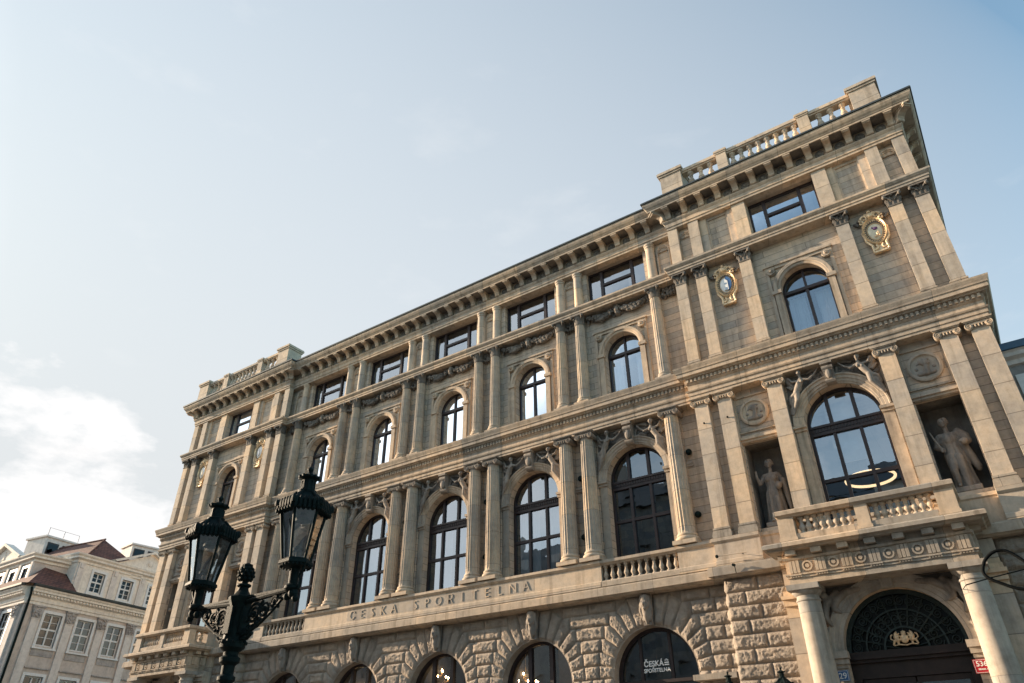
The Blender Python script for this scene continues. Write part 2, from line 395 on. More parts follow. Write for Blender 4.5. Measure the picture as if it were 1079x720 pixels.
# middle walls
mw = M()
for b in BAYS:
    strip_arch(mw, b-2.3, b+2.3, 7.4, 13.62, 0, b, 1.2, 8.47, 11.55, 0.45)
    strip_arch(mw, b-2.3, b+2.3, 13.62, 19.4, 0, b, 0.82, 14.8, 17.1, 0.42)
    strip_rect(mw, b-2.3, b+2.3, 19.4, 22.3, 0, b-1.43, b+1.43, 19.9, 21.74, 0.36)
    for sx in (-1, 1):           # impost string between the paired columns
        mw.box(b+sx*1.5-(0 if sx > 0 else .8), b+sx*1.5+(.8 if sx > 0 else 0), -0.07, 0.02, 11.36, 11.44)
        mw.box(b+sx*1.5-(0 if sx > 0 else .8), b+sx*1.5+(.8 if sx > 0 else 0), -0.11, 0.02, 11.442, 11.52)
for s in (-1, 1):
    for z0, z1 in ((7.4, 13.62), (13.62, 19.4), (19.4, 22.3)):
        x0, x1 = sorted((s*11.5, s*(CX-HR))); q4(mw, x0, x1, z0, z1, 0)
ob('wall', mw, ASH, PAL)

def pavilion_wall():
    m = M(); y = YR; a, b = -HR, HR
    q4(m, a, -3.3, 7.4, 13.62, y); q4(m, 3.3, b, 7.4, 13.62, y)
    for s in (-1, 1):
        x0, x1 = sorted((s*2.1, s*3.3)); strip_rect(m, x0, x1, 7.4, 13.62, y, x0, x1, 8.62, 11.55, 0.12)
    strip_arch(m, -2.1, 2.1, 7.4, 13.62, y, 0, 1.17, 8.3, 11.70, 0.45)
    q4(m, a, -2.1, 13.62, 19.4, y); q4(m, 2.1, b, 13.62, 19.4, y); strip_arch(m, -2.1, 2.1, 13.62, 19.4, y, 0, 0.84, 14.8, 17.1, 0.42)
    q4(m, a, -2.1, 19.4, 22.3, y); q4(m, 2.1, b, 19.4, 22.3, y); strip_rect(m, -2.1, 2.1, 19.4, 22.3, y, -1.31, 1.31, 19.9, 21.74, 0.36)
    for x, e in ((a, -1), (b, 1)):   # returns; the outer ones run back as the side walls
        m.add([(x,y,0),(x,12,0),(x,12,22.3),(x,y,22.3)], [(0,1,2,3)])
    return m
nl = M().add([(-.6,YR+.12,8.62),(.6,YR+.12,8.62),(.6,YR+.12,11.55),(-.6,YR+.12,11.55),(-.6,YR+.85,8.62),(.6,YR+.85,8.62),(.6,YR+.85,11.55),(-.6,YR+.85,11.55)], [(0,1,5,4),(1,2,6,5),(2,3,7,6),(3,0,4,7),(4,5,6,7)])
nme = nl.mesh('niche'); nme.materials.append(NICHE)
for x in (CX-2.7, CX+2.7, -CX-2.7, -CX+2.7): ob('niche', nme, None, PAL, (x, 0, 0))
w0 = ob('wall', pavilion_wall(), ASH, PAL, (CX, 0, 0))
copy_tree(w0, dloc=(-2*CX, 0, 0))

# rear, floors and roof slab keep the rooms behind the glass dark and closed
fl = M()
for z in (7.3, 13.7, 19.2): fl.box(-CX-HR+.05, CX+HR-.05, 0.46, 11.9, z, z+0.2)
ob('floor_slab', fl, INNER, PAL)
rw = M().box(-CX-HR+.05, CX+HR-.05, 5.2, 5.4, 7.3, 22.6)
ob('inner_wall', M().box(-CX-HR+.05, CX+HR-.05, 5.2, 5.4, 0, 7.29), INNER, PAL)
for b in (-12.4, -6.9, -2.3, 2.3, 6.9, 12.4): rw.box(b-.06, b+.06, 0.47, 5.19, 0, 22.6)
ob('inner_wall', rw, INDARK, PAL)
ob('rear_wall', M().box(-CX-HR, CX+HR, 11.95, 12.3, 0, 22.6), ASH, PAL)
rf = M().box(-CX-HR+.02, CX+HR-.02, YR+.02, 12.2, 22.72, 22.95)
rf.add([(-21,0.6,23.0),(21,0.6,23.0),(21,12,23.0),(-21,12,23.0),(-19,6,24.1),(19,6,24.1)], [(0,1,5,4),(1,2,5),(2,3,4,5),(3,0,4)])
ob('roof', rf, LEAD, PAL)

# mouldings that run round the whole front
ob('string_course', M().sweep(PATH, [(0,7.14),(.56,7.17),(.60,7.22),(.66,7.22),(.66,7.46),(.62,7.48),(.62,7.51),(0,7.55)]), TRIM, PAL)
en = M().sweep(PATH, [(0,13.58),(.42,13.60),(.42,13.70),(.45,13.70),(.45,13.83),(.49,13.85),(.51,13.90),(.43,13.92),(.43,14.13),(.47,14.16),(.50,14.20),(.50,14.345),
                      (.60,14.36),(.62,14.40),(.70,14.42),(.70,14.55),(.73,14.57),(.74,14.62),(.79,14.74),(.80,14.79),(0,14.90)])
def dentils(m, x0, x1, yf, z0, z1, sp=0.155, w=0.085, d=0.06):
    n = int((x1-x0)/sp)
    for i in range(n):
        x = x0+(i+.5)*(x1-x0)/n; m.box(x-w/2, x+w/2, yf-d, yf+.02, z0, z1)
dentils(en, -11.9, 11.9, -0.50, 14.21, 14.335)
for s in (-1, 1): dentils(en, s*CX-HR-.45, s*CX+HR+.45, YR-0.50, 14.21, 14.335)
ob('entablature', en, TRIM, PAL)
ob('sill_course', M().sweep(PATH, [(0,19.28),(.48,19.30),(.48,19.40),(.51,19.41),(.51,19.50),(.55,19.53),(.60,19.60),(.60,19.68),(0,19.75)]), TRIM, PAL)
ob('cornice', M().sweep(PATH, [(0,21.74),(.30,21.76),(.30,21.87),(.335,21.88),(.335,22.06),(.37,22.10),(.41,22.16),(.41,22.20),(.27,22.21),(.27,22.66),(.84,22.67),(.84,22.76),(.87,22.77),(.87,22.80),(.93,22.86),(.985,22.96),(1.0,23.06),(.96,23.085),(0,23.15)]), TRIM, PAL)
ob('roof_edge', M().sweep(PATH, [(.5,23.125),(.97,23.09),(1.045,23.075),(1.05,23.10),(1.03,23.17),(.5,23.24)]), LEAD, PAL)

# brackets under the cornice, with round rosettes between them
def bracket_mesh():
    pr = [(-.27,22.665),(-.80,22.665),(-.80,22.60),(-.77,22.56),(-.68,22.55),(-.58,22.51),(-.50,22.44),(-.46,22.36),(-.45,22.29),(-.41,22.235),(-.35,22.22),(-.27,22.23)]
    m = M().prismx(pr, -.12, .12); m.box(-.145, .145, -.825, -.28, 22.60, 22.66)
    m.tube([(-.115,-.40,22.30),(.115,-.40,22.30)], .065, 10)
    return m
br0 = ob('bracket', bracket_mesh(), TRIM, PAL, (0,0,0))
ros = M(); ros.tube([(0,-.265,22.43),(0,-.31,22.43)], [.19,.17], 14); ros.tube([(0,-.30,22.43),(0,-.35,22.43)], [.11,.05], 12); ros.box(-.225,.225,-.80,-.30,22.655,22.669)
rom = ros.mesh('rosette', 40); rom.materials.append(SOOT_SHADE)  # rosettes and soffit panels coloured dark to deepen the shadow under the cornice
def brackets(x0, x1, y, n):
    for i in range(n):
        x = x0+(x1-x0)*i/(n-1)
        if abs(x) > 1e-6 or y != 0: c = br0.copy(); COL.objects.link(c); c.location = (x, y, 0)
        if i < n-1:
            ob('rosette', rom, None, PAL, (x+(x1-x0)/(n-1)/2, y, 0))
brackets(-11.175, 11.175, 0, 31)
for s in (-1, 1): brackets(s*CX-4.45, s*CX+4.45, YR, 13)
for s in (-1, 1):
    for y in (0.9, 1.65, 2.4):
        if s > 0:
            c = br0.copy(); COL.objects.link(c); c.rotation_euler = (0, 0, PI/2); c.location = (CX+HR, y-.45, 0)
    for e in (-1, 1):                # diagonal brackets at the corners of the pavilions
        c = br0.copy(); COL.objects.link(c); c.rotation_euler = (0, 0, e*R(45)); c.location = (s*CX+e*(HR-.0), YR, 0); c.scale = (1.15, 1.32, 1)

# ------------------------------------------------------------------ columns, pilasters and capitals
def column(r0, r1, z0, z1, flutes=18):
    m = M(); h = z1-z0; n = flutes*5; prof = []
    for i in range(13):
        t = i/12; prof.append((r0+(r1-r0)*(t**1.6), z0+h*t))
    def fl(a, z):
        if z < z0+.05 or z > z1-.06: return 1.0
        ph = (a*flutes/(2*PI)) % 1
        return 1-.085*max(0, math.sin(PI*ph))**.7 if ph < .86 else 1
    prof.insert(1, (r0, z0+.10)); prof.insert(-1, (r1, z1-.08))
    return m.lathe(prof, (0,0,0), n, fl)
def col_base(r, z0, h):
    m = M(); p = r*1.36
    m.box(-p, p, -p, p, z0, z0+h*.34)
    pr = []
    for i in range(7): a = -PI/2+PI*i/6; pr.append((r*1.2+r*.16*math.cos(a), z0+h*.5+h*.16*math.sin(a)))
    pr += [(r*1.12, z0+h*.70), (r*1.12, z0+h*.74)]
    for i in range(6): a = -PI/2+PI*i/5; pr.append((r*1.08+r*.10*math.cos(a), z0+h*.85+h*.11*math.sin(a)))
    pr.append((r, z0+h))
    return m.lathe(pr, (0,0,0), 28)
def spiral(m, cx, cz, y0, y1, R0, sg, turns=1.9):
    pts = []; rr = []
    for i in range(26):
        t = i/25; a = PI/2+sg*(-1)*turns*2*PI*t; r = R0*(1-.86*t); pts.append((cx+r*math.cos(a), y0, cz+r*math.sin(a))); rr.append(R0*.20*(1-.5*t))
    m.tube(pts, rr, 6)
def ionic(w, z0, z1, yf, yb, round_r=None):
    """volutes to the front: w = half width over the shaft"""
    m = M(); h = z1-z0; V = h*.36
    if round_r: m.lathe([(round_r*.98, z0-.02), (round_r*1.02, z0+h*.2), (round_r*1.18, z0+h*.42), (round_r*1.1, z0+h*.55)], (0, (yf+yb)/2, 0), 24)
    else: m.box(-w*.98, w*.98, yf+.05, yb, z0, z0+h*.55)
    for s in (-1, 1):
        m.tube([(s*(w+.02), yf-.02, z0+h*.42), (s*(w+.02), yb, z0+h*.42)], [V*.98, V*.80], 18)
        spiral(m, s*(w+.02), z0+h*.42, yf-.03, yb, V*.86, s)
    m.box(-w, w, yf-.03, yb, z0+h*.52, z0+h*.74)
    for i in range(-2, 3): m.ball((i*w*.36, yf-.01, z0+h*.40), h*.12, 8, 6, (.8, .7, 1.3))
    m.box(-w-.12, w+.12, yf-.07, yb, z0+h*.78, z0+h*.88); m.box(-w-.15, w+.15, yf-.10, yb, z0+h*.882, z1)
    return m
def leaf(m, base, out, up, w, th=0.03):
    """acanthus tongue curling over at its tip"""
    b, o, u = Vector(base), Vector(out), Vector(up); side = o.cross(u).normalized()
    prof = [(0, 0, .9), (.05, .35, 1.0), (.14, .70, .85), (.36, .96, .55), (.52, .90, .22), (.50, .80, .05)]
    vs = []
    for k, (d, e, q) in enumerate(prof):
        c = b+o*d+u*e; nud = o*(.10)*q
        for sx, lift in ((-1, 0), (-.45, .5), (0, 1), (.45, .5), (1, 0)):
            wob = 1+.18*math.sin(k*2.6)*abs(sx)
            vs.append(c+side*(sx*w*q*wob)+nud*lift)
    m.add(vs, [(k*5+i, k*5+i+1, (k+1)*5+i+1, (k+1)*5+i) for k in range(len(prof)-1) for i in range(4)])
def corinth_round(r, z0, z1, yc):
    m = M(); h = z1-z0
    m.lathe([(r*1.08, z0), (r*1.08, z0+.04), (r*.96, z0+.05), (r*1.0, z0+h*.5), (r*1.3, z0+h*.88)], (0, yc, 0), 20)
    for row, (zz, n, L, ww) in enumerate(((z0+.05, 8, h*.42, .085), (z0+h*.30, 8, h*.48, .085))):
        for i in range(n):
            a = 2*PI*(i+.5*row)/n
            if math.sin(a) > .75: continue
            o = Vector((math.cos(a), math.sin(a), 0)); leaf(m, (o.x*r*.98, yc+o.y*r*.98, zz), o*.34*r*1.6, (0,0,L), ww)
    for sx in (-1, 1):
        for sy in (-1,):
            m.ball((sx*r*1.22, yc+sy*r*1.22, z1-h*.20), h*.13, 10, 7, (1, 1, 1)); m.tube([(sx*r*.7, yc+sy*r*.7, z0+h*.45), (sx*r*1.05, yc+sy*r*1.05, z1-h*.26), (sx*r*1.22, yc+sy*r*1.22, z1-h*.2)], .035, 6)
    m.ball((0, yc-r*1.15, z1-h*.10), h*.10, 8, 6)
    p = r*1.38; m.box(-p, p, yc-p, -.01, z1-h*.13, z1-.005)
    return m
def corinth_flat(w, z0, z1, yf, yb):
    m = M(); h = z1-z0
    m.prism([(-w, z0), (w, z0), (w*1.18, z1-h*.14), (-w*1.18, z1-h*.14)], yf, yb); m.box(-w*1.06, w*1.06, yf-.025, yb, z0-.02, z0+.03)
    for row, (zz, L) in enumerate(((z0+.04, h*.44), (z0+h*.32, h*.48))):
        xs = (-.72, 0, .72) if row == 0 else (-.95, -.36, .36, .95)
        for t in xs: leaf(m, (t*w, yf, zz), (0, -.17, 0), (0, 0, L), w*.30)
    for s in (-1, 1):
        m.ball((s*w*1.15, yf-.10, z1-h*.24), h*.14, 10, 7); m.tube([(s*w*.2, yf-.03, z0+h*.42), (s*w*.8, yf-.08, z1-h*.30), (s*w*1.15, yf-.10, z1-h*.24)], .032, 6)
        leaf(m, (s*w*1.05, (yf+yb)/2, z0+h*.1), (s*.15, 0, 0), (0, 0, L), .10)
    m.ball((0, yf-.08, z1-h*.12), h*.11, 8, 6)
    m.box(-w*1.38, w*1.38, yf-.14, yb, z1-h*.14, z1-.005)
    return m
def pil_base(w, z0, h, yf, yb, e=.055):
    m = M()
    m.box(-w-e*1.3, w+e*1.3, yf-e*1.3, yb, z0, z0+h*.42); m.box(-w-e, w+e, yf-e, yb, z0+h*.422, z0+h*.66)
    m.box(-w-e*.45, w+e*.45, yf-e*.45, yb, z0+h*.662, z0+h*.82); m.box(-w-e*.75, w+e*.75, yf-e*.75, yb, z0+h*.822, z0+h)
    return m

# giant lower order (Ionic) and upper order (Corinthian) before the middle
lc0 = ob('column', column(.305, .262, 8.88, 13.27), COLM, PAL, (0,0,0), 35)
b_ = ob('base', col_base(.305, 8.47, .41), COLM, lc0, smooth=35)
c_ = ob('capital', ionic(.27, 13.25, 13.585, -.27, .30, .265), CARV, lc0, smooth=35)
uc0 = ob('column', column(.245, .212, 15.22, 18.82), COLM, PAL, (0,0,0), 35)
ob('base', col_base(.245, 14.85, .37), COLM, uc0, smooth=35)
ob('capital', corinth_round(.215, 18.80, 19.29, 0), SOOT_SHADE, uc0, smooth=50)
for i, x in enumerate(b+s*1.81 for b in BAYS for s in (-1, 1)):
    for src, yy in ((lc0, -.33), (uc0, -.26)):
        o = src if i == 0 else copy_tree(src); o.location = (x, yy, 0)
# a pier behind each column ties it to the wall
wp0 = M().box(-.25, .25, -.10, .02, 8.47, 13.58).mesh('wall_pier'); wp1 = M().box(-.20, .20, -.08, .02, 14.85, 19.29).mesh('wall_pier')
for w_ in (wp0, wp1): w_.materials.append(ASH)
for b in BAYS:
    for s in (-1, 1): ob('wall_pier', wp0, None, PAL, (b+s*1.81, 0, 0)); ob('wall_pier', wp1, None, PAL, (b+s*1.81, 0, 0))

lp0 = ob('pilaster', M().box(-.25, .25, YR-.32, YR+.02, 8.80, 13.27), PIL, PAL)
ob('base', pil_base(.25, 8.47, .33, YR-.32, YR), TRIM, lp0)
ob('capital', ionic(.25, 13.25, 13.585, YR-.36, YR+.0), TRIM, lp0, smooth=35)
up0 = ob('pilaster', M().box(-.22, .22, YR-.32, YR+.02, 15.15, 18.82), PIL, PAL)
ob('base', pil_base(.22, 14.85, .30, YR-.32, YR), TRIM, up0)
ob('capital', corinth_flat(.22, 18.80, 19.29, YR-.32, YR), SOOT_SHADE, up0, smooth=50)
PX = [s*t for t in (1.80, 3.58, 4.42) for s in (-1, 1)]
for k, c in enumerate((CX, -CX)):
    for i, t in enumerate(PX):
        for src in (lp0, up0):
            o = src if (i == 0 and k == 0) else copy_tree(src); o.location = (c+t, 0, 0)
            if abs(t) > 4.4: o.location.x = c+math.copysign(4.44, t)

# pedestals below the order
ped = M()
def pedestal(path):
    ped.sweep(path, [(0,7.53),(.60,7.54),(.60,7.72),(.565,7.74),(.565,8.27),(.60,8.29),(.64,8.34),(.66,8.35),(.66,8.44),(0,8.475)])
for x0, x1 in ((-CX+HR-.0, -10.66), (-7.74, 7.74), (10.66, CX-HR)): ped = M(); pedestal([(x0, 0), (x1, 0)]); ob('pedestal_course', ped, PIL, PAL)
prof = [(0,7.53),(.42,7.54),(.42,7.72),(.395,7.74),(.395,8.27),(.42,8.29),(.46,8.34),(.47,8.44),(0,8.475)]
for c in (CX, -CX):
    for path, pf in (([(-HR, .3), (-HR, YR), (-3.26, YR)], prof), ([(3.26, YR), (HR, YR), (HR, 12)], prof), ([(-3.26, YR), (3.26, YR)], [(0,7.53),(.20,7.54),(.20,8.30),(.24,8.34),(.24,8.44),(0,8.475)])):
        ob('pedestal_course', M().sweep(path, pf), PIL, PAL, (c,0,0))

# ------------------------------------------------------------------ arches, keystones, window surrounds
AP = [(0, .02), (0, -.06), (.18, -.07), (.20, -.10), (.48, -.11), (.50, -.14), (.80, -.15), (.86, -.19), (1, -.19), (1, .02)]
def archivolt(r0, r1, zs, zb, y=0):
    m = M().arc_band(0, zs, r0, r1, 0, 0, prof=[(t, y+d) for t, d in AP], n=36)
    for s in (-1, 1):
        x0, x1 = sorted((s*(r0-.02), s*(r1+.03)))
        m.box(x0+.03, x1-.03, y-.05, y+.02, zb, zs-.20)
        m.box(x0, x1, y-.10, y+.02, zs-.198, zs-.10); m.box(x0-.02, x1+.02, y-.17, y+.02, zs-.098, zs-.002)
    return m
def console(z0, z1, w, y):
    h = z1-z0
    m = M().prismx([(y, z1), (y-.34, z1), (y-.34, z1-h*.10), (y-.28, z1-h*.16), (y-.30, z1-h*.4), (y-.24, z1-h*.62), (y-.19, z1-h*.8), (y-.21, z1-h*.95), (y-.14, z0), (y, z0)], -w, w)
    m.box(-w-.03, w+.03, y-.37, y, z1-h*.10, z1+.005)
    m.tube([(-w-.015, y-.24, z1-h*.27), (w+.015, y-.24, z1-h*.27)], h*.13, 12); m.tube([(-w-.01, y-.17, z0+h*.14), (w+.01, y-.17, z0+h*.14)], h*.09, 12)
    m.ball((0, y-.27, z0+h*.42), h*.16, 10, 8, (.9, .6, 1.5))
    return m
ar0 = ob('archivolt', archivolt(1.2, 1.5, 11.55, 8.47), TRIM, PAL); ar1 = ob('archivolt', archivolt(1.17, 1.5, 11.70, 8.3, YR), TRIM, PAL)
ke0 = ob('keystone', console(12.72, 13.57, .16, -.10), CARV, PAL); ke1 = ob('keystone', console(12.84, 13.57, .16, YR-.10), CARV, PAL)
def aedicule(y):
    m = M(); P = [(0, y+.02), (0, y-.10), (.15, y-.12), (.35, y-.13), (.40, y-.17), (.85, y-.18), (1, y-.14), (1, y+.02)]
    m.arc_band(0, 17.1, .82, 1.06, 0, 0, prof=P, n=32)
    for s in (-1, 1):
        x0, x1 = sorted((s*.84, s*1.06)); m.box(x0, x1, y-.13, y+.02, 14.85, 16.95)
        x0, x1 = sorted((s*.80, s*1.13)); m.box(x0, x1, y-.19, y+.02, 16.952, 17.098)
        x0, x1 = sorted((s*1.10, s*1.22)); m.box(x0, x1, y-.08, y+.02, 14.85, 18.12)
        m.tube([(s*1.0, y-.02, 18.0), (s*1.0, y-.16, 18.0)], [.17, .15], 16); m.tube([(s*1.0, y-.15, 18.0), (s*1.0, y-.22, 18.0)], [.10, .04], 12)
    m.box(-1.22, 1.22, y-.078, y+.02, 18.122, 18.24); m.box(-1.27, 1.27, y-.13, y+.02, 18.242, 18.32)
    return m
ae0 = ob('window_surround', aedicule(0), TRIM, PAL); ae1 = ob('window_surround', aedicule(YR), TRIM, PAL)
for i, b in enumerate(BAYS):
    for src in (ar0, ke0, ae0):
        o = src if i == 0 else src.copy()
        if i: COL.objects.link(o)
        o.location.x = b
for i, b in enumerate((CX, -CX)):
    for src in (ar1, ke1, ae1):
        o = src if i == 0 else src.copy()
        if i: COL.objects.link(o)
        o.location.x = b

# ------------------------------------------------------------------ windows
def poly_pane(pts, y): return M().add([(x,y,z) for x,z in pts], [tuple(range(len(pts)))])
def arch_outline(hw, zb, zs, n=28): return [(-hw, zb)]+arch_pts(0, hw, zs, n)+[(hw, zb)]
def large_window(hw, zb, zs, y):
    m = M(); t = .075; w3 = hw*.345
    m.arc_band(0, zs, hw-.09, hw+.02, y, y+.12, n=28)
    for s in (-1, 1):
        x0, x1 = sorted((s*(hw-.09), s*(hw+.02))); m.box(x0, x1, y, y+.12, zb, zs)
        m.box(s*w3-.05, s*w3+.05, y-.01, y+.10, zb, zs-.34); m.box(s*w3-.055, s*w3+.055, y-.012, y+.10, zs+.0, zs+math.sqrt(hw*hw-w3*w3)-.04)
    m.box(-hw+.08, hw-.08, y-.03, y+.11, zs-.34, zs-.26); m.box(-hw+.08, hw-.08, y+.0, y+.11, zs-.258, zs-.08); m.box(-hw+.08, hw-.08, y-.05, y+.11, zs-.078, zs+.0)
    dentils(m, -hw+.1, hw-.1, y, zs-.22, zs-.10, .1, .05, .03)
    zm = zb+1.52; m.box(-hw+.08, hw-.08, y-.005, y+.105, zm-.055, zm+.055); m.box(-hw+.08, hw-.08, y+.002, y+.11, zb, zb+.10)
    return m
def small_window(hw, zb, zs, y):
    m = M().arc_band(0, zs, hw-.075, hw+.02, y, y+.11, n=24)
    for s in (-1, 1):
        x0, x1 = sorted((s*(hw-.075), s*(hw+.02))); m.box(x0, x1, y, y+.11, zb, zs)
    m.box(-.05, .05, y-.015, y+.09, zb, zs-.09); m.box(-.04, .04, y-.01, y+.09, zs+.03, zs+hw-.05)
    m.box(-hw+.07, hw-.07, y-.04, y+.10, zs-.09, zs+.03); m.box(-hw+.07, hw-.07, y+.005, y+.1, zb, zb+.09)
    return m
def attic_window(hw, z0, z1, y):
    m = M()
    for s in (-1, 1):
        x0, x1 = sorted((s*(hw-.07), s*(hw+.015))); m.box(x0, x1, y, y+.11, z0, z1); m.box(s*.53*hw-.065, s*.53*hw+.065, y-.02, y+.10, z0+.07, z1-.08)
    m.box(-hw+.065, hw-.065, y+.002, y+.112, z0, z0+.07); m.box(-hw+.065, hw-.065, y+.002, y+.112, z1-.08, z1)
    zm = z0+(z1-z0)*.56; m.box(-.53*hw+.06, .53*hw-.06, y-.01, y+.09, zm-.06, zm+.06)
    return m
lwC = (large_window(1.2, 8.47, 11.55, .30), poly_pane(arch_outline(1.13, 8.5, 11.55), .37))
lwR = (large_window(1.17, 8.3, 11.70, YR+.30), poly_pane(arch_outline(1.10, 8.35, 11.70), YR+.37))
swC = (small_window(.82, 14.85, 17.1, .27), poly_pane(arch_outline(.77, 14.9, 17.1), .33))
swR = (small_window(.84, 14.85, 17.1, YR+.27), poly_pane(arch_outline(.79, 14.9, 17.1), YR+.33))
awC = (attic_window(1.43, 19.9, 21.74, .20), poly_pane([(-1.38,19.92),(1.38,19.92),(1.38,21.7),(-1.38,21.7)], .26))
awR = (attic_window(1.31, 19.9, 21.74, YR+.20), poly_pane([(-1.26,19.92),(1.26,19.92),(1.26,21.7),(-1.26,21.7)], YR+.26))
def windows(src, xs, dark=()):
    fm = src[0].mesh('window'); fm.materials.append(FRAME); pm = src[1].mesh('pane'); pm.materials.append(GLASS)
    pd = pm.copy(); pd.materials.clear(); pd.materials.append(GLASSD)
    for x in xs:
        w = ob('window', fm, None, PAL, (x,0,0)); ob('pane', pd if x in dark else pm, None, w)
windows(lwC, BAYS, (9.2,)); windows(lwR, (CX, -CX)); windows(swC, BAYS); windows(swR, (CX, -CX)); windows(awC, BAYS); windows(awR, (CX, -CX))

# ------------------------------------------------------------------ attic storey
ac0 = ob('colonnette', M().lathe([(.25,19.74),(.25,19.86),(.22,19.9),(.205,19.95),(.19,21.55),(.22,21.58),(.22,21.66),(.25,21.68),(.25,21.76)], (0,-.12,0), 20), PIL, PAL, smooth=35)
for i, x in enumerate(b+s*1.83 for b in BAYS for s in (-1, 1)):
    o = ac0 if i == 0 else ac0.copy()
    if i: COL.objects.link(o)
    o.location.x = x
def shell(y, r=.24, zc=21.28, zb=19.85):
    """framed niche panel crowned by a scallop shell"""
    m = M(); d = .10
    for s in (-1, 1):
        x0, x1 = sorted((s*r, s*(r+.06))); m.box(x0, x1, y-d, y+.01, zb, zc)
    m.arc_band(0, zc, r, r+.06, y-d, y+.01, n=18); m.box(-r, r, y-d+.003, y+.01, zb-.06, zb)
    n = 27; k = 5; vs = []
    for i in range(n+1):
        a = PI*i/n; rib = .75+.25*abs(math.cos(a*5.0))
        for j in range(k):
            t = j/(k-1); vs.append((r*t*math.cos(a)*.99, y-.012-(d*.85)*(1-math.sqrt(max(0, 1-(t)**2)))*rib-.03*rib*(1-t)*0, zc+r*t*math.sin(a)*.99))
    m.add(vs, [(i*k+j, (i+1)*k+j, (i+1)*k+j+1, i*k+j+1) for i in range(n) for j in range(k-1)])
    m.tube([(-r, y-.04, zc-.02), (r, y-.04, zc-.02)], .03, 6)
    for i in range(7): m.ball((r*.78*math.cos(PI*(i+.5)/7), y-.05, zc+r*.78*math.sin(PI*(i+.5)/7)), .035, 6, 4)
    return m
sh0 = ob('shell_niche', shell(0), TRIM, PAL)
for i, x in enumerate((-11.6, -6.9, -2.3, 2.3, 6.9, 11.6)):
    o = sh0 if i == 0 else sh0.copy()
    if i: COL.objects.link(o)
    o.location.x = x
sh1 = ob('shell_niche', shell(YR, .23), TRIM, PAL)
def strip_mesh(parts):
    m = M()
    for x0, x1, d, z0, z1 in parts: m.box(x0, x1, YR-d, YR+.02, z0, z1)
    me = m.mesh('attic_pilaster'); me.materials.append(PIL); return me
ap_ = [strip_mesh([(-.265,.265,.22,19.74,21.76),(-.30,.30,.25,19.742,19.86)]), strip_mesh([(-.12,.12,.12,19.74,21.76)]), strip_mesh([(-.15,.15,.13,19.74,21.76)]),
       strip_mesh([(-.22,.22,.26,19.74,21.76),(-.25,.25,.29,19.742,19.86)]), strip_mesh([(-.21,.21,.26,19.74,21.76),(-.24,.24,.29,19.742,19.86)])]
apn = strip_mesh([(-.45,.45,.06,19.743,19.86),(-.45,.45,.06,21.62,21.76),(-.45,-.38,.055,19.862,21.618),(.38,.45,.055,19.862,21.618)])
for c in (CX, -CX):
    for s in (-1, 1):
        for k, t in enumerate((1.595, 1.985, 3.15, 3.52, 4.45)): ob('attic_pilaster', ap_[k], None, PAL, (c+s*t, 0, 0))
        ob('attic_panel', apn, None, PAL, (c+s*2.552, 0, 0))
for i, x in enumerate((CX-3.99, CX+3.99, -CX-3.99, -CX+3.99)):
    o = sh1 if i == 0 else sh1.copy()
    if i: COL.objects.link(o)
    o.location.x = x

# festoons between the upper capitals
def festoon(x0, x1, seed):
    rnd = random.Random(seed); m = M(); n = 40
    for i in range(n+1):
        t = i/n; x = x0+(x1-x0)*t; z = 19.14-.20*(1-(2*t-1)**2); r = .075+.075*(1-abs(2*t-1)**1.5)
        for k in range(4):
            m.ball((x+rnd.uniform(-.03,.03), -.12-rnd.uniform(0,.12), z+rnd.uniform(-.9,.9)*r), r*rnd.uniform(.35,.7), 6, 4, (1, .8, 1))
    for i in range(26):      # ribbons and leaves filling the field above and below the swag
        m.ball((rnd.uniform(x0,x1), -.05-rnd.uniform(0,.05), rnd.choice((rnd.uniform(19.10,19.24), rnd.uniform(18.84,18.98)))), rnd.uniform(.03,.065), 6, 4, (1.5,.7,.8))
    for x in (x0, x1):
        m.ball((x, -.16, 19.14), .10, 8, 6); m.tube([(x,-.13,19.1),(x+.03,-.13,18.93),(x-.02,-.12,18.84)], [.05,.05,.01], 7)
    return m
fe0 = None
for b in BAYS:
    if fe0 is None:
        fe0 = ob('festoon', festoon(-1.44, -.10, 3), SOOT_SHADE, PAL, (b,0,0), 50); fe1 = ob('festoon', festoon(.10, 1.44, 5), SOOT_SHADE, PAL, (b,0,0), 50)
        fm = M(); fm.prismx([(0,19.28),(-.26,19.28),(-.22,19.1),(-.26,18.98),(-.18,18.82),(0,18.80)], -.09, .09); fm.ball((0,-.24,19.05), .11, 9, 7, (.9,.7,1.2)); fm.ball((0,-.22,18.88), .07)
        fm2 = ob('bracket_mask', fm, CARV, PAL, (b,0,0), 45)
    else:
        for o in (fe0, fe1, fm2): c = o.copy(); COL.objects.link(c); c.location.x = b
pmk = M()
rnd = random.Random(11)
for i in range(60): pmk.ball((rnd.uniform(-.27,.27), -.05-rnd.uniform(0,.14), rnd.uniform(18.84,19.24)), rnd.uniform(.04,.085), 7, 5)
pm0 = ob('relief_panel', pmk, SOOT_SHADE, PAL, smooth=50)
for i, x in enumerate((-11.6, -6.9, -2.3, 2.3, 6.9, 11.6)):
    o = pm0 if i == 0 else pm0.copy()
    if i: COL.objects.link(o)
    o.location.x = x

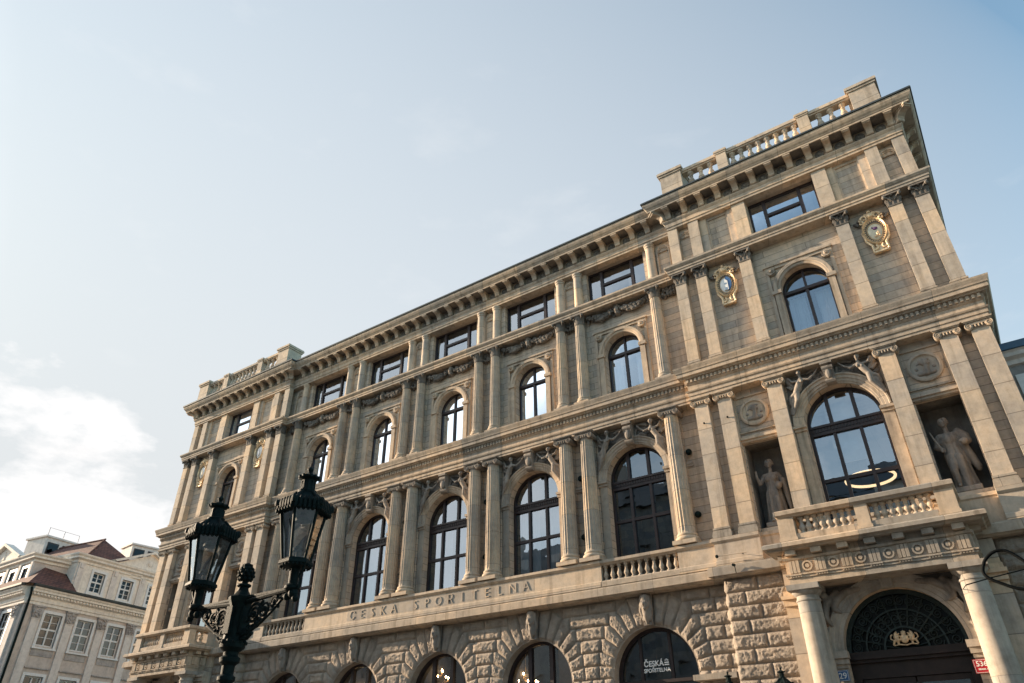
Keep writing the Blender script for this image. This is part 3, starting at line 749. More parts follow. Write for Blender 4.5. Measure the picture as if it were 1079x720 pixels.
# ------------------------------------------------------------------ spandrel figures
fig = sculpt('relief_figure', [
    ([(-.93,-.24,13.14),(-1.05,-.23,12.94),(-1.18,-.20,12.72)], [.10,.115,.105]),                     # chest to hips
    ([(-.92,-.25,13.18),(-.93,-.27,13.30)], [.05,.045]),
    ([(-.85,-.27,13.14),(-.66,-.28,13.08),(-.48,-.24,13.22),(-.34,-.22,13.40)], [.052,.043,.036,.026]),  # reaching arm
    ([(-1.02,-.23,13.14),(-1.22,-.24,13.16),(-1.32,-.22,13.34)], [.05,.042,.034]),                    # bent back arm
    ([(-1.14,-.22,12.74),(-1.16,-.29,12.44),(-1.34,-.20,12.14),(-1.41,-.22,11.98)], [.10,.082,.058,.032]),
    ([(-1.22,-.16,12.70),(-1.32,-.19,12.44),(-1.42,-.14,12.18),(-1.47,-.16,12.02)], [.095,.075,.052,.032]),
    ([(-1.20,-.10,13.0),(-1.36,-.12,13.22),(-1.42,-.10,13.46)], [.07,.095,.05]), ([(-1.28,-.10,12.95),(-1.44,-.11,13.08)], [.06,.035]), ([(-1.25,-.12,13.1),(-1.45,-.13,13.28)], [.05,.03]),
    ([(-1.0,-.16,12.86),(-1.15,-.26,12.72),(-1.36,-.22,12.62),(-1.44,-.16,12.40)], [.05,.075,.06,.03]),      # drapery over the hips
    ([(-.70,-.08,13.40),(-.52,-.07,13.47),(-.3,-.07,13.5)], [.05,.06,.04]), ([(-.62,-.07,13.0),(-.42,-.08,13.1),(-.24,-.08,13.02)], [.05,.06,.04]), ([(-.25,-.08,13.3),(-.18,-.10,13.05)], [.05,.04])],
    [((-.94,-.28,13.41), .095, (.85,.95,1.12)), ((-.95,-.24,13.46), .095, (1,1,.8)), ((-.93,-.375,13.40), .024, (.7,1,1.3)), ((-.97,-.36,13.43), .02, (1,.7,.7)), ((-.89,-.36,13.43), .02, (1,.7,.7)),
     ((-.90,-.33,13.06), .05, (1,.8,1)), ((-1.02,-.33,13.03), .05, (1,.8,1))], 0.019, 1)
rf0 = ob('relief_figure', fig, CARV, PAL, (BAYS[0],0,0)); rf0.data.materials.clear(); rf0.data.materials.append(CARV)
for i, (b, y, dz) in enumerate([(b, 0, 0) for b in BAYS]+[(CX, YR, .10), (-CX, YR, .10)]):
    for s in (1, -1):
        if i == 0 and s == 1: continue
        o = rf0.copy(); COL.objects.link(o); o.location = (b, y, dz); o.scale = (s, 1, 1)
def spandrel(zc, s, y):
    m = M(); k = 0
    m.prism([(s*1.545*math.cos(R(a)), zc+1.545*math.sin(R(a))) for a in range(16, 85, 4)]+[(s*.17, 13.53), (s*1.475, 13.53)], y-.035, y+.01)
    while k < 22:
        a = R(rnd.uniform(12, 84)); rr = rnd.uniform(1.56, 2.15); x, z = rr*math.cos(a), zc+rr*math.sin(a)
        if x < 1.46 and z < 13.5: m.ball((s*x, y-.04, z), rnd.uniform(.05,.10), 7, 5, (1, .6, 1)); k += 1
    me = m.mesh('spandrel_relief', 50); me.materials.append(SOOT_SHADE); return me
for s in (-1, 1):
    sm0, sm1 = spandrel(11.55, s, 0), spandrel(11.70, s, YR)
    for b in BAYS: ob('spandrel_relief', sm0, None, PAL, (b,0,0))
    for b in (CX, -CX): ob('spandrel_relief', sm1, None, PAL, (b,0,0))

# medallions and niche frames of the pavilions
def medallion():
    m = M(); z = 12.64
    m.lathe([(.50,0),(.50,.07),(.45,.10),(.41,.10),(.39,.05),(.36,.04),(.001,.045)], (0,0,0), 36, cap=False)
    m.v = [(x, YR-.02-zz, z+y) for x, y, zz in m.v]
    for s in (-1, 1):
        x0, x1 = sorted((s*.58, s*.64)); m.box(x0, x1, YR-.06, YR+.02, 12.0, 13.28)
    m.box(-.64, .64, YR-.058, YR+.02, 13.282, 13.34); m.box(-.64, .64, YR-.058, YR+.02, 11.94, 11.998)
    return m
def bust():
    return sculpt('relief_portrait', [([(0,YR-.07,12.42),(.03,YR-.09,12.62)], [.10,.08]), ([(-.2,YR-.05,12.42),(.2,YR-.05,12.42)], [.08,.08]), ([(-.2,YR-.05,12.75),(-.08,YR-.05,12.9),(.15,YR-.05,12.88)], [.04,.05,.04])],
                  [((.03,YR-.10,12.76), .13, (.8,.7,1)), ((-.02,YR-.08,12.80), .13, (.9,.6,.9)), ((.14,YR-.10,12.74), .03, (1,1,1)), ((.25,YR-.05,12.6), .06, (1,1,1)), ((-.25,YR-.05,12.6), .06, (1,1,1))], .022, 2)
me0 = ob('medallion', medallion(), TRIM, PAL, (CX-2.7,0,0), 40); mb = bust(); mb.materials.append(CARV); ob('relief_portrait', mb, None, me0)
for x in (CX+2.7, -CX-2.7, -CX+2.7): o = copy_tree(me0); o.location.x = x
def niche_frame():
    m = M()
    m.box(-.66, .66, YR-.10, YR+.02, 11.58, 11.66); m.box(-.69, .69, YR-.16, YR+.02, 11.662, 11.76); m.box(-.60, .60, YR-.05, YR+.02, 11.55, 11.578)
    return m
nf0 = ob('niche_lintel', niche_frame(), TRIM, PAL, (CX-2.7,0,0))
for x in (CX+2.7, -CX-2.7, -CX+2.7): o = nf0.copy(); COL.objects.link(o); o.location.x = x

# ------------------------------------------------------------------ balustrades
def baluster(z0, z1, r=.085):
    h = z1-z0; P = [(.95,0),(.95,.07),(.70,.09),(.55,.13),(.62,.18),(.95,.30),(1.0,.36),(.88,.44),(.55,.60),(.48,.68),(.62,.70),(.62,.74),(.48,.76),(.60,.84),(.85,.88),(.95,.90),(.95,1.0)]
    return M().lathe([(r*a, z0+h*b) for a, b in P], (0,0,0), 14)
wb = baluster(7.74, 8.27, .088).mesh('baluster', 40); wb.materials.append(TRIM)
def window_balustrade(b):
    m = M().sweep([(-1.49,0),(1.46,0)], [(0,7.53),(.60,7.54),(.60,7.70),(.56,7.74),(.30,7.745)])
    m.sweep([(-1.46,0),(1.46,0)], [(.26,8.27),(.56,8.27),(.58,8.30),(.64,8.34),(.64,8.44),(.26,8.475)])
    m.box(-1.46, 1.46, -.30, -.05, 8.30, 8.46)
    o = ob('window_balustrade', m, TRIM, PAL, (b,0,0))
    for i in range(11): ob('baluster', wb, None, o, (-1.33+2.66*i/10, -.45, 0))
    ob('recess_panel', M().box(-1.46, 1.46, -.04, -.02, 7.55, 8.3), CARV, o)
window_balustrade(9.2); window_balustrade(-9.2)
rb = baluster(23.45, 24.28, .14).mesh('baluster', 40); rb.materials.append(PIL)
def pedestal_block(m, x0, x1, y0, y1, z0, z1, cap=.22, e=.09):
    m.box(x0, x1, y0, y1, z0, z1-cap); m.box(x0-e*.5, x1+e*.5, y0-e*.5, y1+e*.5, z1-cap+.002, z1-cap*.62)
    m.box(x0-e, x1+e, y0-e, y1+e, z1-cap*.618, z1-cap*.18); m.box(x0-e*.7, x1+e*.7, y0-e*.7, y1+e*.7, z1-cap*.178, z1)
def roof_balustrade(c):
    m = M(); peds = []; y0, y1 = YR-.62, YR-.22
    for x0, x1, ya, yb, zt in ((-4.45,-3.5,y0-.10,y1+.5,24.66), (3.5,4.45,y0-.10,y1+.5,24.66), (-1.92,-1.48,y0-.04,y1+.04,24.58), (1.48,1.92,y0-.04,y1+.04,24.58)):
        pb = M(); pedestal_block(pb, x0, x1, ya, yb, 23.0, zt, .26 if zt > 24.62 else .20, .10 if zt > 24.62 else .06); peds.append(pb)
    m.box(-3.5, 3.5, y0+.02, y1-.02, 23.0, 23.45)
    o = ob('roof_balustrade', m, PIL, PAL, (c,0,0))
    for x0, x1 in ((-3.49,-1.93), (-1.47,1.47), (1.93,3.49)):
        rl = M(); rl.box(x0, x1, y0+.03, y1-.03, 24.28, 24.352); rl.box(x0, x1, y0-.02, y1+.02, 24.35, 24.49); ob('handrail', rl, PIL, o)
    for pb in peds: ob('pedestal', pb, PIL, o)
    xs = [-3.15, -2.71, -2.27]+[-1.47+2.94*(i+.5)/8 for i in range(8)]+[2.27, 2.71, 3.15]
    for x in xs: ob('baluster', rb, None, o, (x, (y0+y1)/2, 0))
roof_balustrade(CX); roof_balustrade(-CX)

# ------------------------------------------------------------------ balconies on the portals
bb = baluster(7.80, 8.28, .098).mesh('baluster', 40); bb.materials.append(PIL)
def balcony(c):
    yf = -2.02
    m = M()
    m.sweep([(-2.86,-.2),(-2.86,yf-.20),(2.86,yf-.20),(2.86,-.2)], [(-.6,7.34),(-.14,7.35),(-.10,7.40),(0,7.42),(0,7.52),(-.05,7.56),(-.6,7.565)])
    m.box(-2.5, 2.5, yf+.05, -.35, 7.36, 7.56)
    o = ob('balcony', m, TRIM, PAL, (c,0,0))
    ya, yb = yf+.02, yf+.38
    for x0, x1 in ((-2.32,-1.86), (1.86,2.32), (-.17,.17)): ob('pedestal', M().box(x0, x1, ya, yb, 7.57, 8.30).box(x0-.03, x1+.03, ya-.03, yb+.03, 7.572, 7.70), PIL, o)
    for x0, x1 in ((-2.30,-1.90), (1.90,2.30)): ob('pedestal', M().box(x0, x1, -.95, -.34, 7.57, 8.30), PIL, o)
    r = M()
    r.sweep([(-2.09,-.34),(-2.09,yf+.20),(2.09,yf+.20),(2.09,-.34)], [(-.23,8.29),(.20,8.29),(.22,8.32),(.28,8.36),(.28,8.47),(.24,8.50),(-.23,8.51)])
    r.sweep([(-2.09,-.34),(-2.09,yf+.20),(2.09,yf+.20),(2.09,-.34)], [(-.18,7.57),(.16,7.57),(.16,7.78),(.12,7.80),(-.18,7.805)])
    ob('railing', r, TRIM, o)
    for s in (-1, 1):
        for i in range(8): ob('baluster', bb, None, o, (s*(.30+1.44*(i+.3)/7.6), yf+.20, 0))
        for i in range(2): ob('baluster', bb, None, o, (s*2.09, yf+.58+.28*i, 0))
    # entablature with triglyphs and roundels
    e = M()
    ent = [(0,6.44),(.0,6.60),(.03,6.60),(.03,6.66),(.06,6.67),(.06,6.71),(0,6.72),(0,7.08),(.05,7.10),(.07,7.16),(0,7.18),(0,7.36)]
    e.sweep([(-2.36,-.2),(-2.36,-1.83),(2.36,-1.83),(2.36,-.2)], ent); e.box(-2.35, 2.35, -1.82, -.4, 6.44, 6.46)
    for i in range(7):
        x = -2.14+4.28*i/6
        for k in (-1, 0, 1): e.prism([(x+k*.10-.042, 6.73),(x+k*.10+.042, 6.73),(x+k*.10+.042, 7.075),(x+k*.10-.042, 7.075)], -1.885, -1.82)
        e.box(x-.16, x+.16, -1.90, -1.82, 6.66, 6.70)
        for k in range(5): e.box(x-.14+.07*k-.018, x-.14+.07*k+.018, -1.885, -1.82, 6.615, 6.655)
        e.box(x-.14, x+.14, -2.06, -1.80, 7.20, 7.34)
        if i < 6:
            xr = x+4.28/12; zc = 6.90
            for r0, r1 in ((.10, .145), (.0, .055)):
                e.arc_band(xr, zc, r0+.001, r1, -1.87, -1.82, 0, 2*PI, 20)
    for s in (-1, 1):
        for k in range(3):
            x0, x1 = sorted((s*2.355, s*2.44)); e.box(x0, x1, -1.6+.45*k, -1.32+.45*k, 6.73, 7.075); x0, x1 = sorted((s*2.35, s*2.62)); e.box(x0, x1, -1.6+.45*k, -1.32+.45*k, 7.20, 7.34)
    ob('portal_entablature', e, TRIM, o)
    return o
for c in (CX, -CX): balcony(c)

# ------------------------------------------------------------------ portal: wall, arch, columns, fanlight, door
def tuscan(m, x, y, z1=6.44):
    m.lathe([(.40,.12),(.40,.35),(.46,.38),(.46,.46),(.36,.50),(.345,.60),(.345,2.2),(.31,6.0),(.335,6.02),(.335,6.06),(.305,6.075),(.305,6.16),(.33,6.17),(.41,6.26),(.42,6.29)], (x,y,0), 36)
    m.box(x-.44, x+.44, y-.44, y+.44, 6.292, z1)
    return m
def portal(c):
    y = -.92
    m = M()
    strip_arch(m, -2.78, 2.78, 0.12, 6.46, y, 0, 1.52, .12, 4.72, .55)
    for s in (-1, 1):
        m.add([(s*2.78,y,.12),(s*2.78,.0,.12),(s*2.78,.0,6.46),(s*2.78,y,6.46)], [(0,1,2,3)])
        x0, x1 = sorted((s*1.98, s*2.80)); m.box(x0, x1, y-.14, y+.02, .12, 6.02); m.box(x0-.02, x1+.02, y-.22, y+.02, 6.022, 6.20); m.box(x0-.05, x1+.05, y-.30, y+.02, 6.202, 6.30); m.box(x0, x1, y-.16, y+.02, 6.302, 6.455)
    m.box(-2.77, 2.77, -.80, -.25, 6.47, 7.15)
    o = ob('portal', m, PIL, PAL, (c,0,0))
    a = M().arc_band(0, 4.72, 1.50, 1.86, 0, 0, prof=[(0,y+.02),(0,y-.05),(.25,y-.06),(.28,y-.09),(.6,y-.10),(.63,y-.13),(.88,y-.14),(.9,y-.17),(1,y-.17),(1,y+.02)], n=40)
    for s in (-1, 1):
        x0, x1 = sorted((s*1.48, s*1.90)); a.box(x0+.02, x1-.02, y-.10, y+.02, .12, 4.30); a.box(x0, x1, y-.13, y+.02, 4.302, 4.40); a.box(x0-.03, x1+.03, y-.19, y+.02, 4.402, 4.54); a.box(x0-.06, x1+.06, y-.25, y+.02, 4.542, 4.715)
    a.prismx([(y,6.62),(y-.26,6.62),(y-.22,6.2),(y,6.2)], -.15, .15)
    ob('archivolt', a, PALE, o)
    for s in (-1, 1):
        ob('column', tuscan(M(), 0, 0), PALE, o, (s*2.05, -1.42, 0), 35)
        sp = M().prism([(s*1.88,5.0),(s*1.95,5.0),(s*1.95,6.42),(s*.78,6.42),(s*1.06,6.24),(s*1.42,5.94),(s*1.70,5.55)], y-.04, y+.01); rnd = random.Random(5+s)
        for k in range(70):
            an = R(rnd.uniform(8, 82)); rr = rnd.uniform(1.95, 2.5); x, z = rr*math.cos(an), 4.72+rr*math.sin(an)
            if 2.05 < rr < 2.4 and 1.0 < x < 1.86 and z < 6.30: sp.ball((s*x, y-.03, z), rnd.uniform(.08,.15), 8, 6, (1, .7, 1))
        ob('spandrel_relief', sp, SOOT_SHADE, o, smooth=50)
        sc = sculpt('relief_scroll', [([(s*.75,y-.10,6.28),(s*1.1,y-.14,6.22),(s*1.4,y-.16,6.02),(s*1.5,y-.14,5.8),(s*1.35,y-.12,5.72)], [.07,.10,.11,.08,.05]),
             ([(s*1.35,y-.13,6.25),(s*1.7,y-.15,5.95),(s*1.76,y-.2,5.6),(s*1.66,y-.14,5.4)], [.08,.11,.09,.06]), ([(s*1.8,y-.1,5.3),(s*1.9,y-.12,5.05)], [.08,.06])], [((s*1.72,y-.2,6.2), .14, (1,.8,1))], .03, 2)
        sc.materials.append(CARV); ob('relief_scroll', sc, None, o)
    # fanlight: glass behind a bronze grille of rays and scrolls
    f = M(); yg = y+.40
    f.arc_band(0, 4.72, 1.40, 1.53, yg-.05, yg+.04, n=32); f.arc_band(0, 4.72, .52, .57, yg-.03, yg+.02, n=20); f.arc_band(0, 4.72, .98, 1.02, yg-.03, yg+.02, n=26)
    for i in range(1, 12):
        an = PI*i/12; f.tube([(.55*math.cos(an), yg, 4.72+.55*math.sin(an)), (1.42*math.cos(an), yg, 4.72+1.42*math.sin(an))], .022, 6)
    for rr, nn, R0 in ((.78, 12, .15), (1.22, 16, .14)):
        for i in range(nn):
            an = PI*(i+.5)/nn; cxx, cz = rr*math.cos(an), 4.72+rr*math.sin(an); pts = []
            for k in range(15):
                t = k/14; q = an+(1 if i % 2 else -1)*t*3.6*PI; pts.append((cxx+R0*(1-.8*t)*math.cos(q), yg-.01, cz+R0*(1-.8*t)*math.sin(q)))
            f.tube(pts, .014, 5)
    for i in range(9):
        an = PI*(i+.5)/9; f.tube([(.18*math.cos(an), yg, 4.72+.18*math.sin(an)), (.53*math.cos(an), yg, 4.72+.53*math.sin(an))], .018, 5)
    fo = ob('fanlight', f, BRONZE, o); ob('pane', poly_pane(arch_outline(1.45, 4.70, 4.72), yg+.06), GLASSF, fo)
    d = M(); d.box(-1.51, 1.51, y+.28, y+.50, 4.44, 4.52); d.box(-1.51, 1.51, y+.22, y+.50, 4.522, 4.60); d.box(-1.51, 1.51, y+.30, y+.50, 4.602, 4.72)
    d.box(-1.51, 1.51, y+.36, y+.50, 4.05, 4.438)
    for s in (-1, 1):
        x0, x1 = sorted((s*1.51, s*1.30)); d.box(x0, x1, y+.30, y+.50, .12, 4.05); x0, x1 = sorted((s*.02, s*1.29)); d.box(x0, x1, y+.40, y+.47, .14, 1.2)
        for z0, z1 in ((1.2, 1.3), (3.9, 4.04)): d.box(x0, x1, y+.40, y+.47, z0, z1)
        d.box(s*.06-.04, s*.06+.04, y+.39, y+.47, 1.3, 3.9); d.box(s*1.25-.04, s*1.25+.04, y+.39, y+.47, 1.3, 3.9)
    do = ob('entrance_door', d, DOORW, o); ob('pane', M().box(-1.25, 1.25, y+.43, y+.44, 1.3, 3.9), GLASSD, do)
    return o
for c in (CX, -CX): portal(c)
# gilded emblem of two beasts holding a round crowned shield, on the right fanlight
eml = []
for q in (-1, 1):
    eml += [([(q*.22,0,-.02),(q*.30,0,.08),(q*.27,-.01,.20)], [.075,.07,.05]), ([(q*.24,0,-.03),(q*.36,.0,-.05),(q*.42,0,-.17)], [.06,.05,.035]), ([(q*.22,0,-.04),(q*.25,0,-.18)], [.05,.035]),
            ([(q*.24,-.01,.08),(q*.14,-.03,.10)], [.035,.03]), ([(q*.26,-.01,.13),(q*.15,-.03,.19)], [.03,.026]), ([(q*.38,0,-.02),(q*.47,0,.03),(q*.45,0,.14),(q*.40,0,.17)], [.022,.022,.026,.03]), ([(q*.27,0,.18),(q*.24,0,.25)], [.055,.035])]
em = sculpt('gilded_emblem', eml+[([(-.40,0,-.21),(-.2,0,-.18),(0,0,-.22),(.2,0,-.18),(.40,0,-.21)], [.022,.026,.03,.026,.022])],
    [((0,-.02,0), .155, (.95,.4,1.05)), ((0,0,.18), .08, (1.25,.6,.6)), ((-.06,0,.24), .03, (1,1,1.2)), ((.06,0,.24), .03, (1,1,1.2)), ((0,0,.26), .035, (1,1,1.2))], .014, 1)
em.materials.append(GOLD); eo = ob('gilded_emblem', em, None, PAL, (CX, -.92+.33, 4.95), scale=(.72,1,.72))

# ------------------------------------------------------------------ rusticated ground floor
def patch(m, bot, top, y, nu, nv, hgt=.085, edge=.045, seed=0, rough=1.0):
    """pillow-faced stone between a lower and an upper joint line (polylines in x, z)"""
    def along(pl, t):
        L = [0]
        for a, b in zip(pl, pl[1:]): L.append(L[-1]+math.hypot(b[0]-a[0], b[1]-a[1]))
        d = t*L[-1]
        for i in range(len(pl)-1):
            if d <= L[i+1]+1e-9:
                q = (d-L[i])/max(1e-9, L[i+1]-L[i]); return (pl[i][0]+(pl[i+1][0]-pl[i][0])*q, pl[i][1]+(pl[i+1][1]-pl[i][1])*q)
        return pl[-1]
    lu = sum(math.hypot(b[0]-a[0], b[1]-a[1]) for a, b in zip(bot, bot[1:])); lv = math.hypot(top[0][0]-bot[0][0], top[0][1]-bot[0][1])+math.hypot(top[-1][0]-bot[-1][0], top[-1][1]-bot[-1][1]); lv /= 2
    tone = noise.noise(Vector((seed*7.3, 1.7, 0)))*.03
    vs = []
    for j in range(nv+1):
        for i in range(nu+1):
            t, u = i/nu, j/nv
            t = .5-.5*math.cos(PI*t) if False else t
            a = along(bot, t); b = along(top, t); x = a[0]+(b[0]-a[0])*u; z = a[1]+(b[1]-a[1])*u
            e = min(t*lu, (1-t)*lu, u*lv, (1-u)*lv)
            k = min(1, max(0, e-.014)/(edge*2.0)); k = math.sin(k*PI/2)**.75
            nzv = noise.noise(Vector((x*4+seed, y*3, z*4)))*.020+noise.noise(Vector((x*9, seed, z*9)))*.018+noise.noise(Vector((x*26, seed, z*26)))*.032
            vs.append((x, y-k*(hgt+tone+nzv*rough), z))
    m.add(vs, [(j*(nu+1)+i, j*(nu+1)+i+1, (j+1)*(nu+1)+i+1, (j+1)*(nu+1)+i) for j in range(nv) for i in range(nu)])
ZS, HC, RA = 4.67, .42, 1.52
rw_ = M(); seed = 0
yb = -.12
for b in BAYS:
    strip_arch(rw_, b-2.3, b+2.3, 0.12, 7.16, yb, b, 1.48, 1.1, ZS, .60, 36)
for s in (-1, 1):
    x0, x1 = sorted((s*11.5, s*(CX-HR))); q4(rw_, x0, x1, .12, 7.16, yb)
thd = [R(12*j) for j in range(7)]
pts_o = [(2.02, ZS)]+[(HC*j/math.tan(thd[j]), ZS+HC*j) for j in range(1, 6)]+[(.80, 7.14)]
pts_o[6] = (2.46/math.tan(thd[6]), 7.14)
for b in BAYS:
    for s in (-1, 1):
        for j in range(6):
            a0 = (RA*math.cos(thd[j]), ZS+RA*math.sin(thd[j])); a1 = (RA*math.cos(thd[j+1]), ZS+RA*math.sin(thd[j+1]))
            lo = [a0, pts_o[j]]; hi = [a1, pts_o[j+1], (pts_o[j][0], pts_o[j+1][1])] if j < 5 else [a1, pts_o[6]]
            if j < 5: lo = [a0, pts_o[j]]
            seed += 1
            patch(rw_, [(b+s*x, z) for x, z in lo], [(b+s*x, z) for x, z in hi], yb, 24 if j < 4 else 30, 13, seed=seed)
        # stone beside the keystone
        a0 = (RA*math.cos(thd[6]), ZS+RA*math.sin(thd[6])); a1 = (.16, ZS+RA); seed += 1
        patch(rw_, [(b+s*a0[0], a0[1]), (b+s*pts_o[6][0], pts_o[6][1])], [(b+s*.17, ZS+1.50), (b+s*.20, 7.14)], yb, 26, 12, seed=seed)
        for k in range(8):     # jamb stones below the springing
            z1 = ZS-HC*k; z0 = z1-HC; xo = 2.02 if k % 2 else 1.86; seed += 1
            if z1 > 2.6: patch(rw_, [(b+s*RA, z0), (b+s*xo, z0)], [(b+s*RA, z1), (b+s*xo, z1)], yb, 8, 8, seed=seed)
def course_fill(x0, x1, z0, z1, parts):
    global seed
    for i in range(parts):
        a = x0+(x1-x0)*i/parts; c = x0+(x1-x0)*(i+1)/parts; seed += 1
        patch(rw_, [(a, z0), (c, z0)], [(a, z1), (c, z1)], yb, max(8, int((c-a)*26)), 12, seed=seed)
for i in range(6):
    for j in range(6):
        z0, z1 = ZS+HC*j, min(7.14, ZS+HC*(j+1)); xo = pts_o[j][0]
        if i == 0: xa, xc = -CX+HR+.02, BAYS[0]-xo
        elif i == 5: xa, xc = BAYS[4]+xo, CX-HR-.02
        else: xa, xc = BAYS[i-1]+xo, BAYS[i]-xo
        course_fill(xa, xc, z0, z1, 2 if j == 5 or (i in (0, 5) and j % 2 == 0) else 1)
    for k in range(8):
        z1 = ZS-HC*k; z0 = z1-HC; xo = 2.02 if k % 2 else 1.86
        if i == 0: xa, xc = -CX+HR+.02, BAYS[0]-xo
        elif i == 5: xa, xc = BAYS[4]+xo, CX-HR-.02
        else: xa, xc = BAYS[i-1]+xo, BAYS[i]-xo
        if z1 > 2.6: course_fill(xa, xc, z0, z1, 1 if k % 2 else 2)
ob('rusticated_wall', rw_, RUST, PAL, smooth=60)
def pier_mesh(e0, e1, outer):
    m = M(); y = YR-.28
    if True:
        m.box(e0+.02, e1-.02, y, YR+.3, .12, 7.16)
        rows = 17; h = 7.02/rows
        for k in range(rows):
            z0 = .12+h*k; z1 = z0+h
            sp = (e0+(e1-e0)*(.32 if k % 2 else .55))
            for a, c in ((e0, sp), (sp, e1)):
                patch(m, [(a, z0), (c, z0)], [(a, z1), (c, z1)], y, int(8+(c-a)*24), 13, .092, seed=k*3.1+a)
        if True:   # return face round the outer corner
            sgn = outer
            for k in range(rows):
                z0 = .12+h*k; z1 = z0+h; n0 = len(m.v)
                patch(m, [(0, z0), (.9, z0)], [(0, z1), (.9, z1)], 0, 8, 7, .10, seed=k*1.7+50)
                xe = e0 if sgn < 0 else e1
                m.v[n0:] = [(xe-.02*sgn+sgn*(-yy), y+xx, zz) for xx, yy, zz in m.v[n0:]]
    return m
for a_ in ((-4.66, -2.78, -1), (2.78, 4.66, 1)): p0 = ob('rusticated_pier', pier_mesh(*a_), RUST, PAL, (CX,0,0), 60); copy_tree(p0, dloc=(-2*CX,0,0))
for s in (-1, 1): ob('side_base', M().box(*sorted((s*(CX+HR-.1), s*(CX+HR+.06))), .4, 12, 0, 7.16), RUST, PAL)
# keystone masks
mk = sculpt('keystone_mask', [([(0,-.42,6.98),(0,-.36,6.35)], [.16,.12]), ([(-.10,-.50,6.72),(0,-.52,6.66),(.10,-.50,6.72)], [.05,.05,.05]), ([(0,-.42,6.45),(0,-.38,6.2)], [.10,.05]),
      ([(-.15,-.42,7.0),(-.19,-.38,6.6),(-.12,-.36,6.3)], [.06,.07,.05]), ([(.15,-.42,7.0),(.19,-.38,6.6),(.12,-.36,6.3)], [.06,.07,.05])],
      [((0,-.46,6.80), .17, (.95,.8,1.15)), ((0,-.61,6.78), .035, (.9,1,1.5)), ((-.07,-.56,6.86), .035, (1.2,1,.8)), ((.07,-.56,6.86), .035, (1.2,1,.8)), ((0,-.46,7.04), .12, (1.3,.8,.7)), ((0,-.56,6.63), .04, (1.3,1,.7))], .02, 1)
mk.materials.append(CARV)
gk0 = ob('keystone_mask', mk, None, PAL, (BAYS[0],0.06,0.02)); ob('backing', M().prism([(-.15,6.14),(.15,6.14),(.20,7.14),(-.20,7.14)], -.34, 0), CARV, gk0)
for b in BAYS[1:]: o = copy_tree(gk0); o.location.x = b
# ground floor windows
def gf_window(b, mat, sign=False):
    m = M(); y = .22; hw = 1.47
    m.arc_band(0, ZS, hw-.10, hw+.03, y, y+.14, n=34)
    for s in (-1, 1):
        x0, x1 = sorted((s*(hw-.10), s*(hw+.03))); m.box(x0, x1, y, y+.14, 1.1, ZS)
        if not sign: m.box(s*.46-.075, s*.46+.075, y-.01, y+.12, 1.1, ZS+1.30)
    if sign:
        m.box(-.62-.05, -.62+.05, y+.03, y+.12, 4.56, ZS+1.27); m.box(.45-.05, .45+.05, y+.03, y+.12, 4.56, ZS+1.33)
        m.box(-hw+.09, hw-.09, y-.04, y+.13, 4.46, 4.56)
    o = ob('window', m, FRAME, PAL, (b,0,0)); ob('pane', poly_pane(arch_outline(hw-.06, 1.1, ZS, 32), y+.08), mat, o); return o
for b in BAYS: gw = gf_window(b, GLASSD if b > 9 else GLASSG, b > 9)
ob('ledge', M().box(10.62, 12.0, -.52, -.10, 4.36, 4.52), TRIM, PAL)

# ------------------------------------------------------------------ lettering
def text_mesh(txt, size, depth=.05, bold=0.0):
    cu = bpy.data.curves.new('t', 'FONT'); cu.body = txt; cu.size = size; cu.extrude = depth/2; cu.offset = bold; cu.align_x = 'CENTER'; cu.resolution_u = 3
    o = bpy.data.objects.new('t', cu); COL.objects.link(o); dg = bpy.context.evaluated_depsgraph_get(); dg.update()
    me = bpy.data.meshes.new_from_object(o.evaluated_get(dg)); bpy.data.objects.remove(o); bpy.data.curves.remove(cu); return me
words = '\u010cESKA SPO\u0158ITELNA'; tx0, tx1 = -4.62, 4.55
ins = ob('inscription', M().box(-4.95, 4.9, -.568, -.562, 7.80, 8.22), PIL, PAL)
for i, ch in enumerate(words):
    if ch == ' ': continue
    me = text_mesh(ch, .50, .024, -.004); me.name = 'letter'; me.materials.append(PIL)
    ob('letter', me, None, ins, (tx0+(tx1-tx0)*i/(len(words)-1), -.577, 7.84), rot=(PI/2, 0, 0))
le = text_mesh('\u010cESK\u00c1', .235, .006, .006); le.materials.append(WHITE); ob('lettering', le, None, gw, (-.16, .20, 4.97), rot=(PI/2,0,0))
le = text_mesh('SPO\u0158ITELNA', .165, .006, .004); le.materials.append(WHITE); ob('lettering', le, None, gw, (-.06, .20, 4.79), rot=(PI/2,0,0))
lg = M()
for z in (0, .09, .18): lg.box(-.10+.02*(z > .1), .10-.02*(z > .1), 0, .006, z, z+.055)
lg.box(-.03, .03, 0, .006, .18, .27)
ob('logo', lg, WHITE, gw, (.30, .20, 4.97), scale=(.8,1,.72))

